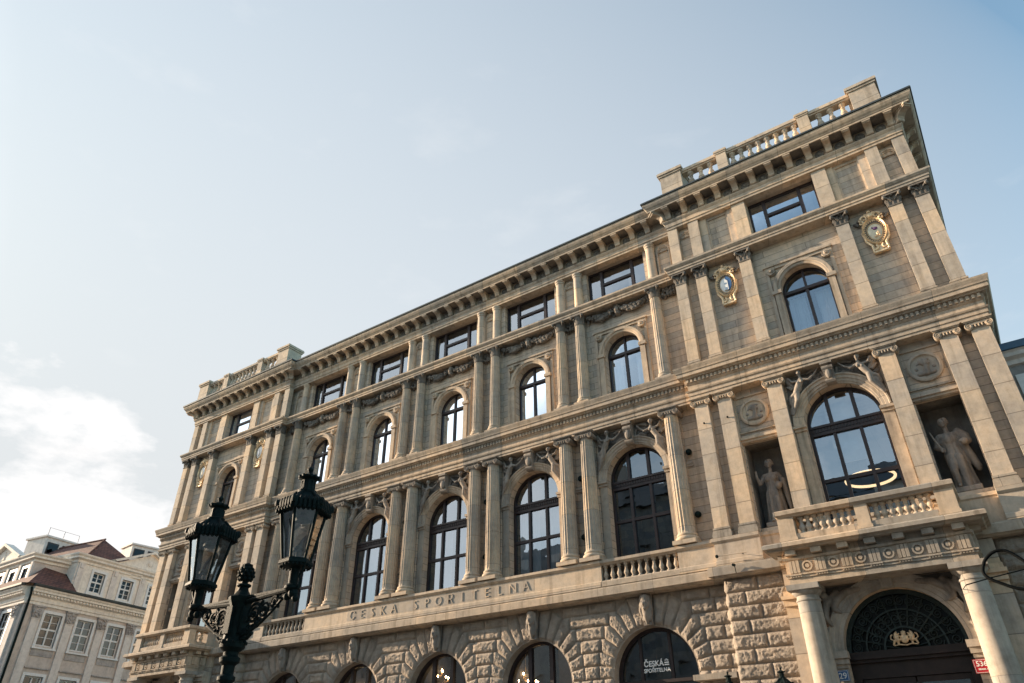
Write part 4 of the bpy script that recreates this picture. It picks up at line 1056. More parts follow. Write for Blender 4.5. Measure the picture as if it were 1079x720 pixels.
# ------------------------------------------------------------------ statues in the niches
def sculpt2(name, limbs, balls, robe, voxel=0.016, smooth=1):
    """robe: list of (z, cx, cy, rx, ry) rings with hanging folds, fused into the figure"""
    n = 56; vs = []
    for z, cx, cy, rx, ry, fd in robe:
        for i in range(n):
            a = 2*PI*i/n; k = 1+1.9*fd*(abs(math.sin(a*5.5+z*.9))*1.2-.7+math.sin(a*7+2+z*.8)*.45)
            vs.append((cx+rx*k*math.cos(a), cy+ry*k*math.sin(a), z))
    m = M(); k = len(robe)
    m.add(vs, [(j*n+i, j*n+(i+1)%n, (j+1)*n+(i+1)%n, (j+1)*n+i) for j in range(k-1) for i in range(n)]+[tuple(range(n-1,-1,-1)), tuple(range((k-1)*n, k*n))])
    for pts, rad in limbs:
        for (a, ra), (b, rb) in zip(zip(pts, rad), zip(pts[1:], rad[1:])):
            a, b = Vector(a), Vector(b); q = max(2, int((b-a).length/(0.45*min(ra, rb)))+1)
            for i in range(q+1): t = i/q; m.ball(a.lerp(b, t), ra+(rb-ra)*t, 10, 7)
    for c, r, sc in balls: m.ball(c, r, 12, 9, sc)
    me = m.mesh('raw'); o = bpy.data.objects.new('tmp', me); COL.objects.link(o)
    md = o.modifiers.new('r', 'REMESH'); md.mode = 'VOXEL'; md.voxel_size = voxel
    sm = o.modifiers.new('s', 'SMOOTH'); sm.iterations = smooth; sm.factor = 0.5
    dg = bpy.context.evaluated_depsgraph_get(); dg.update()
    out = bpy.data.meshes.new_from_object(o.evaluated_get(dg)); out.name = name
    bpy.data.objects.remove(o); bpy.data.meshes.remove(me); out.shade_smooth(); out.materials.append(STAT)
    return out
STAT = stone('statue sandstone', ((0.13, 0.115, 0.098), (0.20, 0.168, 0.132), (0.29, 0.228, 0.162)), blocks=False, soot=0.9, bump=0.35, sootcol=(.22,.21,.2))
def head(x, y, z, s=1.0):
    return [((x,y,z), .135*s, (.82,.95,1.12)), ((x,y-.125*s,z-.005), .028*s, (.8,1.1,1.6)), ((x,y+.03,z+.06*s), .135*s, (1,1,.85)), ((x-.05*s,y-.11*s,z+.03*s), .025*s, (1.2,.8,.7)),
            ((x+.05*s,y-.11*s,z+.03*s), .025*s, (1.2,.8,.7)), ((x,y-.11*s,z-.075*s), .03*s, (1.3,.8,.6)), ((x,y-.10*s,z-.125*s), .04*s, (1,.9,.7)), ((x-.115*s,y,z-.01), .03*s, (.6,1,1.4)), ((x+.115*s,y,z-.01), .03*s, (.6,1,1.4)), ((x,y+.13,z+.02), .08*s, (1,1,1))]
stA = sculpt2('statue_a', [
    ([(0,0,1.62),(.01,-.01,1.86)], [.075,.068]), ([(-.20,-.01,1.62),(.20,-.01,1.62)], [.10,.10]),
    ([(-.25,0,1.60),(-.38,-.10,1.36),(-.42,-.20,1.55),(-.42,-.22,1.66)], [.085,.068,.055,.045]),       # raised hand
    ([(.25,0,1.60),(.36,-.04,1.30),(.22,-.24,1.20)], [.085,.07,.055]),
    ([(.36,-.06,1.36),(.40,-.02,.9),(.42,.02,.45)], [.10,.10,.06]),                                     # mantle falling from the arm
    ([(.10,-.17,.75),(.12,-.23,.42),(.10,-.19,.06)], [.11,.09,.07])]
    +[([(-.42-.012*k,-.23,1.66),(-.44-.02*k+.03,-.26,1.77)], [.018,.013]) for k in (-1.5,-.5,.5,1.5)],
    head(0,-.02,2.03)+[((-.10,-.14,1.48), .095, (1,.8,1)), ((.10,-.14,1.48), .095, (1,.8,1)), ((.24,-.26,1.16), .11, (1,1,1.2)), ((.10,-.26,.03), .06, (1,1.7,.6)), ((-.14,-.26,.03), .06, (1,1.7,.6))],
    [(0,-.02,0,.34,.25,.15),(.25,-.01,0,.30,.23,.16),(.7,0,0,.27,.21,.14),(1.0,0,-.01,.25,.19,.10),(1.22,0,-.01,.19,.15,.06),(1.32,0,-.01,.205,.155,.06),(1.5,0,0,.235,.165,.04),(1.66,0,0,.18,.11,.02)])
stB = sculpt2('statue_b', [
    ([(0,0,1.66),(0,-.02,1.90)], [.08,.07]), ([(-.21,0,1.66),(.21,0,1.66)], [.105,.105]),
    ([(-.27,0,1.64),(-.40,-.02,1.34),(-.22,-.22,1.18)], [.09,.075,.06]), ([(-.24,-.24,1.16),(-.36,-.26,1.50),(-.42,-.24,1.78)], [.04,.03,.02]),   # rod held upright
    ([(.27,0,1.64),(.40,-.06,1.36),(.28,-.26,1.34)], [.09,.08,.06]),
    ([(.28,.06,1.74),(.42,.02,1.56),(.46,-.02,1.40)], [.13,.13,.11]),                                   # books against the shoulder
    ([(.32,0,1.3),(.40,.04,.95),(.48,.06,.62)], [.11,.12,.10]), ([(.40,.05,.9),(.48,.08,.55)], [.12,.08]),  # cloak swept aside
    ([(-.10,-.10,.95),(-.14,-.24,.52),(-.12,-.16,.08)], [.15,.105,.065]), ([(-.12,-.16,.08),(-.13,-.30,.04)], [.06,.045]), ([(.08,-.12,.9),(.10,-.15,.5),(.10,-.12,.06)], [.15,.12,.10])]
    +[([(-.20-.0,-.25,1.20-.03*k),(-.27,-.29,1.19-.03*k),(-.29,-.25,1.19-.03*k)], [.016,.014,.012]) for k in range(4)],
    head(-.01,-.03,2.07)+[((-.01,0,2.16), .12, (1,1,.6)), ((0,-.12,1.50), .17, (1.1,.6,1)), ((.36,-.22,1.33), .11, (1,1,1))],
    [(.0,.05,.06,.30,.17,.16),(.3,.05,.05,.27,.17,.16),(.75,.03,.03,.26,.19,.14),(1.05,0,0,.25,.19,.10),(1.22,0,0,.215,.165,.05),(1.45,0,0,.25,.18,.03),(1.70,0,0,.19,.12,.02)])
plin = M().bbox(-.40, .40, -.32, .30, 0, .17, .03).mesh('plinth'); plin.materials.append(STAT)
for x, me, sx, lb in ((CX-2.7, stA, 1, 'statue of a robed woman raising one hand, in the niche left of the entrance balcony'),
                      (CX+2.62, stB, 1, 'statue with swept cloak, bare leg and rod, in the rightmost niche of the palace'),
                      (-CX-2.7, stB, -1, 'stone statue in the leftmost niche of the palace, above the distant balcony'),
                      (-CX+2.7, stA, -1, 'stone statue half hidden by the lamp post pinecone, in a distant niche')):
    t = thing('statue', lb, 'statue', (x, YR+.40, 8.64), 0, 'statues in the palace niches')
    f = ob('figure', me, None, t, (0,0,.17)); f.scale = (sx*1.0, 1, 1.0); ob('plinth', plin, None, t)
    hz_ = 2.03 if me is stA else 2.07; hm_ = M(); rh_ = random.Random(4)
    for k in range(46):
        a = rh_.uniform(0, 2*PI); e = rh_.uniform(-.2, 1.35); px, py, pz = .118*math.cos(a)*math.cos(e), .135*math.sin(a)*math.cos(e), .15*math.sin(e)
        if py < -.05 and pz < .085: continue
        hm_.ball((px, py-.01, hz_+pz+.01), rh_.uniform(.028, .045), 6, 5, (1, 1, .7))
    hm_.ball((0, .12, hz_+.03), .075, 8, 6); ob('hair', hm_, CARV, f, smooth=50)

# ------------------------------------------------------------------ gilded coats of arms
def egg(a, rx, rz):
    x = rx*math.cos(a)*(1+.14*math.sin(a)); z = rz*math.sin(a); return x, z
def arms(x, z, style, label):
    t = thing('coat_of_arms', label, 'coat of arms', (x, YR, z), 0, 'gilded coats of arms on the upper wall')
    m = M(); n = 40
    pts = [(*egg(2*PI*i/n, .40, .60),) for i in range(n)]
    P = [(1.0, -.05), (1.0, -.17), (.93, -.21), (.88, -.17), (.80, -.12), (.66, -.11), (.60, -.14), (.58, -.08)]
    vs = [(px*k, y, pz*k) for px, pz in pts for k, y in P]; k_ = len(P)
    m.add(vs, [(i*k_+j, ((i+1)%n)*k_+j, ((i+1)%n)*k_+j+1, i*k_+j+1) for i in range(n) for j in range(k_-1)])
    for i in range(30):
        px, pz = egg(2*PI*i/30, .40*.77, .60*.77); m.ball((px, -.14, pz), .026, 6, 4)
    for s in (-1, 1):       # scrolls above and below
        for (cx, cz, r, a0) in ((.20, .66, .13, 0), (.34, .52, .10, 1), (.16, -.70, .10, 2)):
            q = [(s*(cx+r*(1-.75*i/14)*math.cos(a0+i*.42)), -.15, cz+r*(1-.75*i/14)*math.sin(a0+i*.42)) for i in range(15)]; m.tube(q, [.05-.002*i for i in range(15)], 7)
        m.tube([(s*.40,-.12,.1),(s*.36,-.14,-.35),(s*.22,-.15,-.58),(s*.24,-.13,-.86)], [.045,.05,.055,.04], 8)
    m.prism([(-.26,-.90),(.26,-.90),(.20,-.74),(.14,-.60),(-.14,-.60),(-.20,-.74)], -.14, -.03)
    m.tube([(-.22,-.15,-.88),(.22,-.15,-.88)], .045, 8)
    ob('frame', m, GOLD, t, smooth=45)
    bd = M(); n2_ = 40; q2 = [egg(2*PI*i/n2_, .40, .60) for i in range(n2_)]
    bd.add([(px*k, y, pz*k) for px, pz in q2 for k, y in ((.86, -.128), (.66, -.118))], [(2*i, 2*((i+1)%n2_), 2*((i+1)%n2_)+1, 2*i+1) for i in range(n2_)]); ob('dark_band', bd, SOOT_SHADE, t)
    c = M(); c.ball((0,-.16,.72), .13, 10, 8, (1.1,.7,1)); c.ball((0,-.16,.88), .07, 8, 6)
    for s in (-1, 1): c.ball((s*.13,-.14,.80), .07, 8, 6); c.ball((s*.30,-.12,.70), .06, 8, 6)
    ob('crest', c, GOLD, t, smooth=50)
    for s in (-1, 1):
        d = M()
        for k in range(5): d.ball((s*(.36+.05*k), -.08, .62+.07*math.sin(k*2.1)-.02*k), .075-.006*k, 7, 5)
        ob('dark_ribbon', d, SOOT_SHADE, t, smooth=50)
    sh = M(); R_ = 6; vs = [(0, -.17, 0)]
    for r in range(1, R_+1):
        for i in range(n): px, pz = egg(2*PI*i/n, .40*.60*r/R_, .60*.60*r/R_); vs.append((px, -.17+.06*(r/R_)**2, pz))
    fs = [(0, 1+i, 1+(i+1)%n) for i in range(n)]+[(1+(r-1)*n+i, 1+r*n+i, 1+r*n+(i+1)%n, 1+(r-1)*n+(i+1)%n) for r in range(1, R_) for i in range(n)]
    sh.add(vs, fs); s_ = ob('shield', sh, CREAM if style == 'cream' else WHITE, t, smooth=60)
    if style == 'tower':
        half = M(); half.prism([(.03,-.30),(.12,-.28),(.20,-.14),(.225,.05),(.20,.22),(.11,.33),(.03,.35)], -.185, -.12); ob('blue_field', half, BLUE, s_)
        tw = M(); tw.box(-.09, .09, -.20, -.15, -.28, .12); tw.prism([(-.10,.12),(.10,.12),(.0,.24)], -.20, -.15); ob('tower_charge', tw, WHITE, s_)
        dk = M(); dk.box(-.045, .045, -.204, -.19, -.28, -.16); dk.box(-.04, .04, -.204, -.19, -.02, .06); ob('tower_openings', dk, SLATEB, s_)
    elif style == 'cream':
        dk = M(); dk.ball((.03,-.17,.10), .07, 9, 7, (1.2,.5,.9)); dk.ball((-.06,-.17,.16), .035, 7, 5, (1,.5,1)); ob('purple_charge', dk, PURPLE, s_, smooth=50)
        g = M(); g.ball((.05,-.165,-.14), .06, 8, 6, (.8,.5,1.3)); g.ball((-.02,-.165,-.22), .05, 8, 6, (1,.5,1)); g.tube([(.08,-.17,-.05),(.1,-.17,-.25)], .02, 6); ob('gilded_charge', g, GOLD, s_, smooth=50)
    else:
        g = M(); g.prism([(-.10,-.2),(.02,-.24),(.10,-.1),(.06,.1),(-.02,.2),(-.1,.12),(-.06,0)], -.19, -.15); ob('charge', g, SLATEB if style == 'grey' else CREAM, s_)
arms(CX-2.72, 18.14, 'tower', 'gilded coat of arms with a white tower on a blue and white shield')
arms(CX+2.72, 18.14, 'cream', 'gilded coat of arms with a cream shield and purple charge')
arms(-CX-2.72, 18.14, 'pale', 'gilded coat of arms with a pale shield, leftmost on the palace')
arms(-CX+2.72, 18.14, 'grey', 'gilded coat of arms second from left, up beside the roof of the raised right lantern')

# ------------------------------------------------------------------ floodlights, camera, plates
flm = M(); flm.lathe([(.001,-.10),(.07,-.09),(.11,-.04),(.115,.03),(.09,.09),(.001,.10)], (0,0,0), 16, cap=False); flm.v = [(x, -.16+z, y) for x, y, z in flm.v]; flm.tube([(0,-.08,0),(0,.0,0)], .03, 8)
fme = flm.mesh('floodlight', 40); fme.materials.append(IRON)
names_ = {11.43: 'right end of the colonnade', 6.92: 'rightmost column pair', 2.30: 'second column pair from the right', -2.30: 'third column pair from the right', -6.92: 'leftmost column pair', -11.43: 'left end of the colonnade'}
for x, nm in names_.items():
    for z, w in ((11.86, 'upper'), (9.54, 'lower')):
        tag(ob('floodlight', fme, None, None, (x, 0.0, z)), f'{w} round dark floodlight on the wall at the {nm}', 'floodlight', 'floodlights between the columns')
stud = M(); stud.ball((0,-.05,0), .038, 8, 6); stud.tube([(0,-.04,0),(0,.01,0)], .02, 6)
sme = stud.mesh('lamp_stud', 40); sme.materials.append(IRON)
for x, w in ((12.33, 'left'), (13.19, 'right')): tag(ob('wall_stud', sme, None, None, (x, YR-.325, 12.56)), f'small dark stud high on the {w} pilaster of the pair beside the columns', 'stud', 'studs on the pilasters')
rod = thing('wall_rod', 'thin horizontal rod with a dark ball end fixed to the pedestal under the paired pilasters', 'rod', (12.1, -.76, 7.82))
ob('bar', M().tube([(0,-.16,0),(.95,-.12,0)], .014, 6), PIL, rod); bl = M(); bl.ball((0,-.16,0), .055, 10, 8); ob('ball_end', bl, IRON, rod, smooth=50); ob('stay', M().tube([(.8,-.13,0),(.8,.04,0)], .015, 6), LEAD, rod)
rod2 = thing('security_camera', 'small dark camera hanging under the ledge above the rock faced pier', 'camera', (12.65, -.97, 7.20))
cb = M(); cb.tube([(0,-.02,.0),(0,-.06,.22)], .015, 6); cb.tube([(0,-.08,.24),(0,-.20,.22)], .045, 10); ob('body', cb, IRON, rod2)
def plate(name, x, z, w, h, mat, lines, label):
    t = thing(name, label, 'number plate', (x, -.92-.125, z))
    ob('plate', M().bbox(-w/2, w/2, -.02, 0, -h/2, h/2, .006), mat, t)
    b = M()
    for x0, x1, z0, z1 in ((-w/2+.015, w/2-.015, h/2-.022, h/2-.014), (-w/2+.015, w/2-.015, -h/2+.014, -h/2+.022)): b.box(x0, x1, -.0225, -.0205, z0, z1)
    for s in (-1, 1): x0, x1 = sorted((s*(w/2-.014), s*(w/2-.022))); b.box(x0, x1, -.0225, -.0205, -h/2+.022, h/2-.022)
    ob('border', b, WHITE, t)
    for tx, sz, dz in lines:
        me = text_mesh(tx, sz, .004, .003); me.materials.append(WHITE); ob('numerals', me, None, t, (0, -.023, dz), rot=(PI/2,0,0))
plate('house_number_plate', 15.07, 4.12, .30, .27, BLUE, [('29', .21, -.07)], 'blue enamel plate reading 29 on the left jamb of the entrance')
plate('house_number_plate', 18.35, 4.10, .36, .32, RED, [('536', .165, .0), ('PRAHA 1', .05, -.085)], 'red enamel plate reading 536 on the right jamb of the entrance')

# ------------------------------------------------------------------ things seen through the windows
def curtain_mesh(x0, x1, z0, z1, seed):
    rnd = random.Random(seed); n = max(18, int((x1-x0)*34)); vs = []; ph = rnd.uniform(0, 6)
    for i in range(n+1):
        x = x0+(x1-x0)*i/n; w = .03*math.sin(x*38+ph)+.02*math.sin(x*61+1.7*ph)
        for z in (z0, (z0+z1)/2, z1): vs.append((x, w*(1.2 if z < z1 else .6), z))
    f = [(i*3+j, (i+1)*3+j, (i+1)*3+j+1, i*3+j+1) for i in range(n) for j in range(2)]
    return M().add(vs, f)
order = ['fifth', 'fourth', 'third', 'second', 'first']
for i, b in enumerate(BAYS):
    for w, sx in (('left', -1), ('right', 1)):
        x0, x1 = sorted((sx*.80, sx*(.16 if i % 2 else .30)))
        tag(ob('curtain', curtain_mesh(x0, x1, 14.92, 17.05, i*3+sx), CURT, None, (b, .62, 0), 60), f'{w} sheer curtain behind the {order[i]} small arched window from the right between upper columns', 'curtain', 'curtains behind the small arched windows')
    if i < 4:
        for w, sx in (('left', -1), ('right', 1)):
            x0, x1 = sorted((sx*1.18, sx*.22))
            tag(ob('curtain', curtain_mesh(x0, x1, 8.55, 11.35, i*5+sx), CURT, None, (b, .80, 0), 60), f'{w} tall white curtain behind the {order[i]} tall arched window from the right between columns', 'curtain', 'curtains behind the tall arched windows')
for nm, c in (('near', CX), ('far', -CX)):
    for w, sx in (('left', -1), ('right', 1)):
        x0, x1 = sorted((sx*.82, sx*.18)); tag(ob('curtain', curtain_mesh(x0, x1, 14.92, 17.0, 40+sx), CURT, None, (c, YR+.62, 0), 60), f'{w} sheer curtain behind the small arched window of the {nm} pavilion', 'curtain', 'curtains behind the small arched windows')
tag(ob('roller_blind', M().box(-.40, .40, -.01, .01, 10.45, 12.75), CURT, None, (CX, YR+.75, 0)), 'white roller blind behind the middle panes of the big window over the entrance', 'blind')
rl = M().lathe([(.74+.045*math.cos(2*PI*i/10), .045*math.sin(2*PI*i/10)) for i in range(11)], (0,0,0), 48, cap=False)
rt = thing('ring_lamp', 'lit ring shaped ceiling lamp seen through the big window over the entrance', 'lamp', (16.86, 1.25, 10.06))
ob('ring', rl, RINGL, rt, smooth=60)
wr = M()
for k in range(3): a = k*2.1; wr.tube([(.74*math.cos(a), .74*math.sin(a), .04), (0, 0, 3.6)], .006, 4)
ob('wires', wr, RUBBER, rt)
for x, z, nm in ((-2.3, 5.62, 'third'), (2.35, 5.12, 'second'), (-6.9, 5.3, 'fourth')):
    t = thing('chandelier', f'lit brass chandelier behind the {nm} ground floor arch from the right', 'chandelier', (x, 2.6, z), 0, 'chandeliers behind the ground floor arches')
    m = M(); m.tube([(0,0,-.3),(0,0,1.6)], .02, 6); m.ball((0,0,-.25), .09, 10, 8); bm_ = M()
    for ring, rr, zz in ((8, .5, 0), (5, .28, .28)):
        for k in range(ring):
            a = 2*PI*k/ring; c, s = math.cos(a), math.sin(a)
            m.tube([(0,0,zz-.15),(c*rr*.6,s*rr*.6,zz-.2),(c*rr,s*rr,zz-.05),(c*rr,s*rr,zz)], .014, 6); bm_.ball((c*rr,s*rr,zz+.05), .032, 8, 6, (.8,.8,1.5))
    ob('frame', m, GOLD, t, smooth=50); ob('bulbs', bm_, BULB, t, smooth=60)

# ------------------------------------------------------------------ street lamps
def lantern(parent, loc, rz):
    n = 6
    def ring(r, z): return [(r*math.cos(2*PI*i/n), r*math.sin(2*PI*i/n), z) for i in range(n)]
    m = M(); rb, rt_, zb, zt = .135, .225, .0, .50
    b, t = ring(rb, zb), ring(rt_, zt)
    for i in range(n): m.tube([b[i], t[i]], [.014, .016], 6); m.tube([b[i], b[(i+1)%n]], .018, 6); m.tube([t[i], t[(i+1)%n]], .018, 6)
    m.lathe([(rb+.02,-.05),(rb+.035,-.035),(rb+.03,-.005),(rb-.02,.0),(rb-.03,-.02)], (0,0,0), 6); m.lathe([(.05,-.07),(rb,-.05),(rb,-.03),(.03,-.03)], (0,0,0), 12)
    for i in range(24): a = 2*PI*i/24; m.ball((.145*math.cos(a), .145*math.sin(a), -.055), .014, 5, 4)
    lo = ob('lantern', m, IRON, parent, loc, 35, (0,0,rz))
    g = M()
    for i in range(n): j = (i+1)%n; g.add([b[i], b[j], t[j], t[i]], [(0,1,2,3)])
    ob('pane', g, GLASSL, lo)
    r = M(); r.lathe([(.262,.49),(.275,.505),(.268,.535),(.20,.60),(.12,.675),(.085,.72)], (0,0,0), 6, cap=True)
    for i in range(n):      # leafy cresting round the eaves and a rib up each hip
        a0, a1 = 2*PI*i/n, 2*PI*(i+1)/n
        for k in range(6):
            t_ = (k+.5)/6; x = .268*((1-t_)*math.cos(a0)+t_*math.cos(a1)); y = .268*((1-t_)*math.sin(a0)+t_*math.sin(a1)); hh = .03+.035*math.sin(PI*t_)
            r.ball((x, y, .54), .030, 6, 5, (.8,.8,1+hh*22)); r.ball((x*1.03, y*1.03, .485), .02, 5, 4)
        r.tube([(.27*math.cos(a0),.27*math.sin(a0),.53),(.20*math.cos(a0),.20*math.sin(a0),.605),(.10*math.cos(a0),.10*math.sin(a0),.70)], .017, 6); r.ball((.275*math.cos(a0),.275*math.sin(a0),.56), .03, 6, 5, (1,1,1.5))
    ob('roof', r, IRON, lo, smooth=35)
    c = M(); c.lathe([(.095,.70),(.098,.725),(.075,.735),(.068,.84),(.082,.85),(.100,.862),(.100,.885),(.06,.90),(.025,.92),(.018,.935),(.03,.955),(.032,.97),(.018,.99),(.007,1.0),(.004,1.04)], (0,0,0), 16)
    for k in range(10): a = 2*PI*k/10; c.box(.070*math.cos(a)-.006, .070*math.cos(a)+.006, .070*math.sin(a)-.006, .070*math.sin(a)+.006, .745, .83); c.ball((.10*math.cos(a), .10*math.sin(a), .875), .018, 5, 4)
    ob('chimney', c, IRON, lo, smooth=40)
    bn = M(); bn.tube([(0,0,-.05),(0,0,.10)], .016, 8); bn.lathe([(.05,.10),(.055,.12),(.03,.15)], (0,0,0), 12); bn.lathe([(.075,.40),(.075,.43),(.04,.46),(.035,.5)], (0,0,0), 12)
    ob('burner', bn, IRON, lo, smooth=40)
    return lo
def lamp(loc, label, group):
    t = thing('street_lamp', label, 'street lamp', loc, 0, group)
    m = M().lathe([(.23,.12),(.23,.30),(.20,.36),(.17,.42),(.18,.70),(.13,.80),(.10,.92),(.085,1.0),(.062,1.1),(.056,2.45),(.060,2.5),(.085,2.53),(.085,2.56),(.06,2.58),(.062,2.66),(.095,2.69),(.10,2.73),(.07,2.75),(.072,2.78),(.12,2.82),(.125,2.86)], (0,0,0), 20, lambda a, z: 1-.04*abs(math.sin(a*5)) if 1.1 < z < 2.45 else 1)
    ob('post', m, IRON, t, smooth=35)
    b = M(); b.lathe([(.13,2.86),(.115,2.88),(.105,2.92),(.10,3.22),(.125,3.27),(.13,3.30),(.09,3.32),(.055,3.37),(.05,3.40)], (0,0,0), 8)
    for k in range(4):
        a = k*PI/2; c, s = math.cos(a), math.sin(a); b.prism([(-.045,2.94),(.045,2.94),(.045,3.2),(-.045,3.2)], -.118, -.09)
        b.v[-8:] = [(x*c-y*s, x*s+y*c, z) for x, y, z in b.v[-8:]]
    for k in range(12): a = 2*PI*k/12; b.ball((.118*math.cos(a), .118*math.sin(a), 2.87), .022, 6, 5)
    ob('housing', b, IRON, t, smooth=35)
    f = M(); f.lathe([(.05,3.40),(.072,3.415),(.072,3.43),(.035,3.44),(.032,3.46),(.062,3.48),(.074,3.53),(.062,3.59),(.035,3.635),(.008,3.655)], (0,0,0), 16)
    for row in range(5):
        for k in range(9): a = 2*PI*(k+.5*row)/9; rr = (.062,.074,.072,.058,.036)[row]; f.ball((rr*math.cos(a), rr*math.sin(a), 3.485+.034*row), .020, 6, 5)
    ob('pinecone_finial', f, IRON, t, smooth=50)
    for s in (-1, 1):
        a = M(); a.tube([(s*.08,0,3.25),(s*.77,0,3.285)], [.028,.024], 8); a.box(*sorted((s*.06, s*.80)), -.02, .02, 3.285, 3.305)
        a.tube([(s*.77,0,3.29),(s*.77,0,3.50)], [.045,.05], 10); a.lathe([(.06,3.27),(.075,3.285),(.075,3.31),(.05,3.33)], (s*.77,0,0), 14)
        a.ball((s*.80,0,3.24), .05, 8, 6); a.ball((s*.84,0,3.19), .035, 8, 6); a.ball((s*.72,0,3.22), .04, 8, 6)
        a.tube([(s*.86,0,3.28),(s*.88,0,3.36),(s*.85,0,3.40),(s*.89,0,3.45),(s*.90,0,3.52)], .012, 6)
        ob('arm', a, IRON, t, smooth=40)
        sc = M()
        arc = [(s*(.11+.56*i/14), 0, 2.93+.30*(i/14)**1.6) for i in range(15)]; sc.tube(arc, .016, 7); sc.tube([(s*.10,0,2.90),(s*.2,0,2.89),(s*.27,0,2.94)], .02, 7)
        for cx, cz, r, tn, a0 in ((.25,3.12,.105,2.1,0), (.40,3.15,.085,1.9,2.0), (.54,3.19,.06,1.8,1.0), (.20,2.98,.055,1.6,3), (.33,3.02,.05,1.6,.5), (.63,3.22,.035,1.4,2)):
            q = [(s*(cx+r*(1-.82*i/24)*math.cos(a0+tn*2*PI*i/24)), 0, cz+r*(1-.82*i/24)*math.sin(a0+tn*2*PI*i/24)) for i in range(25)]; sc.tube(q, [.016-.0003*i for i in range(25)], 6)
            sc.ball((s*cx, 0, cz), .024, 7, 5); sc.ball((s*(cx+r*.9), 0.012, cz+r*.5), .02, 6, 5)
        for k in range(9): sc.ball((s*(.15+.055*k), (-1)**k*.012, 3.06+.012*k+.03*math.sin(k*2)), .018, 6, 5, (1.3,.8,1))
        ob('scroll_bracket', sc, IRON, t, smooth=40)
        lantern(t, (s*.77, 0, 3.55), R(-12 if s < 0 else -4))
    return t
lamp((12.99, -18.65, 0.0), 'large dark cast iron lamp post with two glass lanterns in the left foreground', 'street lamps')
L2 = lamp((13.03, -2.2, 0.12), 'twin lantern street lamp showing only its tips before the rock faced pier', 'street lamps')
L2.scale = (.95,)*3; L2.location.z = 0.0

# ------------------------------------------------------------------ cable coil on its wire, lower right
cbt = thing('cable_coil', 'black cable wound in a loop on a taut wire, right of the entrance', 'cable', (19.4, -6.0, 5.1))
q = []
for i in range(49):
    a = R(205)+2*PI*.80*i/48*-1; q.append((.05+.46*math.cos(a)*1.0, -.02+.02*i/48, .17+.30*math.sin(a)))
q = [(.60+.5,0.05,.22),(.60,0.02,.16)] if False else q
loop = [(-.20,0,.25),(-.24,0,.16),(-.22,0,.06),(-.13,0,-.03),(.0,0,-.11),(.14,0,-.20),(.30,0,-.27),(.50,0,-.28),(.75,0,-.20),(1.0,0,-.05)]
loop2 = [(-.20,0,.25),(-.14,0,.36),(-.02,0,.46),(.12,0,.52),(.26,0,.50),(.40,0,.38),(.55,0,.18),(.75,0,-.02),(1.0,0,-.05)]
def smooth_path(p, it=3):
    for _ in range(it):
        n = [p[0]]
        for a, b in zip(p, p[1:]): a, b = Vector(a), Vector(b); n += [a.lerp(b, .25), a.lerp(b, .75)]
        n.append(p[-1]); p = n
    return p
ob('cable', M().tube(smooth_path(loop[::-1]+loop2[1:]), .032, 8), RUBBER, cbt, smooth=60)
ob('wire', M().tube([(-.60,.0,-.06),(-.15,0,.015),(.6,0,.11),(3.0,-.3,.55)], .012, 6), RUBBER, cbt)
ob('stay_wire', M().tube([(-.60,.0,-.06),(-.9,4.6,.75)], .009, 6), RUBBER, cbt)

# ------------------------------------------------------------------ neighbouring houses
REND = stone('pinkish grey render', ((0.41, 0.325, 0.265), (0.47, 0.375, 0.30), (0.51, 0.41, 0.33)), blocks=False, soot=0.25, bump=0.1, fine=60)
RPIL = stone('pale render', ((0.50, 0.43, 0.37), (0.55, 0.475, 0.405), (0.59, 0.51, 0.43)), blocks=False, soot=0.25, bump=0.08, fine=60)
RCOR = stone('cream render', ((0.56, 0.49, 0.40), (0.63, 0.55, 0.44), (0.68, 0.59, 0.46)), blocks=False, soot=0.3, bump=0.08, fine=60)
RSTU = stone('stucco ornament', ((0.22, 0.19, 0.17), (0.34, 0.30, 0.27), (0.42, 0.36, 0.32)), blocks=False, soot=0.4, bump=0.8, fine=18)
GREYR = stone('grey rendered wall', ((0.20, 0.20, 0.20), (0.24, 0.235, 0.23), (0.28, 0.27, 0.26)), 1.6, 0.5, 0.008, 0.7, 0.4)
WPAINT = plain('white window paint', (0.72, 0.71, 0.69), 0.5, var=0.08)
def tiles(name, c1, c2):
    m, t, p = new_mat(name); g = N(t, 'ShaderNodeNewGeometry'); sx = N(t, 'ShaderNodeSeparateXYZ'); t.links.new(g.outputs['Position'], sx.inputs[0])
    cx = N(t, 'ShaderNodeCombineXYZ'); t.links.new(math_n(t, 'ADD', sx.outputs[0], sx.outputs[1]), cx.inputs[0]); t.links.new(sx.outputs[2], cx.inputs[1])
    b = N(t, 'ShaderNodeTexBrick'); b.inputs['Scale'].default_value = 1; b.inputs['Brick Width'].default_value = .22; b.inputs['Row Height'].default_value = .16; b.inputs['Mortar Size'].default_value = .012
    b.inputs['Color1'].default_value = (*c1, 1); b.inputs['Color2'].default_value = (*c2, 1); b.inputs['Mortar'].default_value = (.03, .015, .012, 1); t.links.new(cx.outputs[0], b.inputs['Vector'])
    v = nz(t, g.outputs['Position'], 1.5, 5); t.links.new(mult(t, b.outputs[0], ramp(t, v, [(.3, (.65,.65,.65)), (.7, (1.15,1.1,1.05))])), p.inputs['Base Color']); p.inputs['Roughness'].default_value = .85
    bu = N(t, 'ShaderNodeBump'); bu.invert = True; bu.inputs['Strength'].default_value = .5; bu.inputs['Distance'].default_value = .03; t.links.new(b.outputs['Fac'], bu.inputs['Height']); t.links.new(bu.outputs[0], p.inputs['Normal'])
    return m
TILE = tiles('red brown plain tiles', (0.12, 0.052, 0.042), (0.18, 0.08, 0.062))
HOUSEGL = glass('old house glass', 0.0, (0.30, 0.28, 0.25), 0.55)

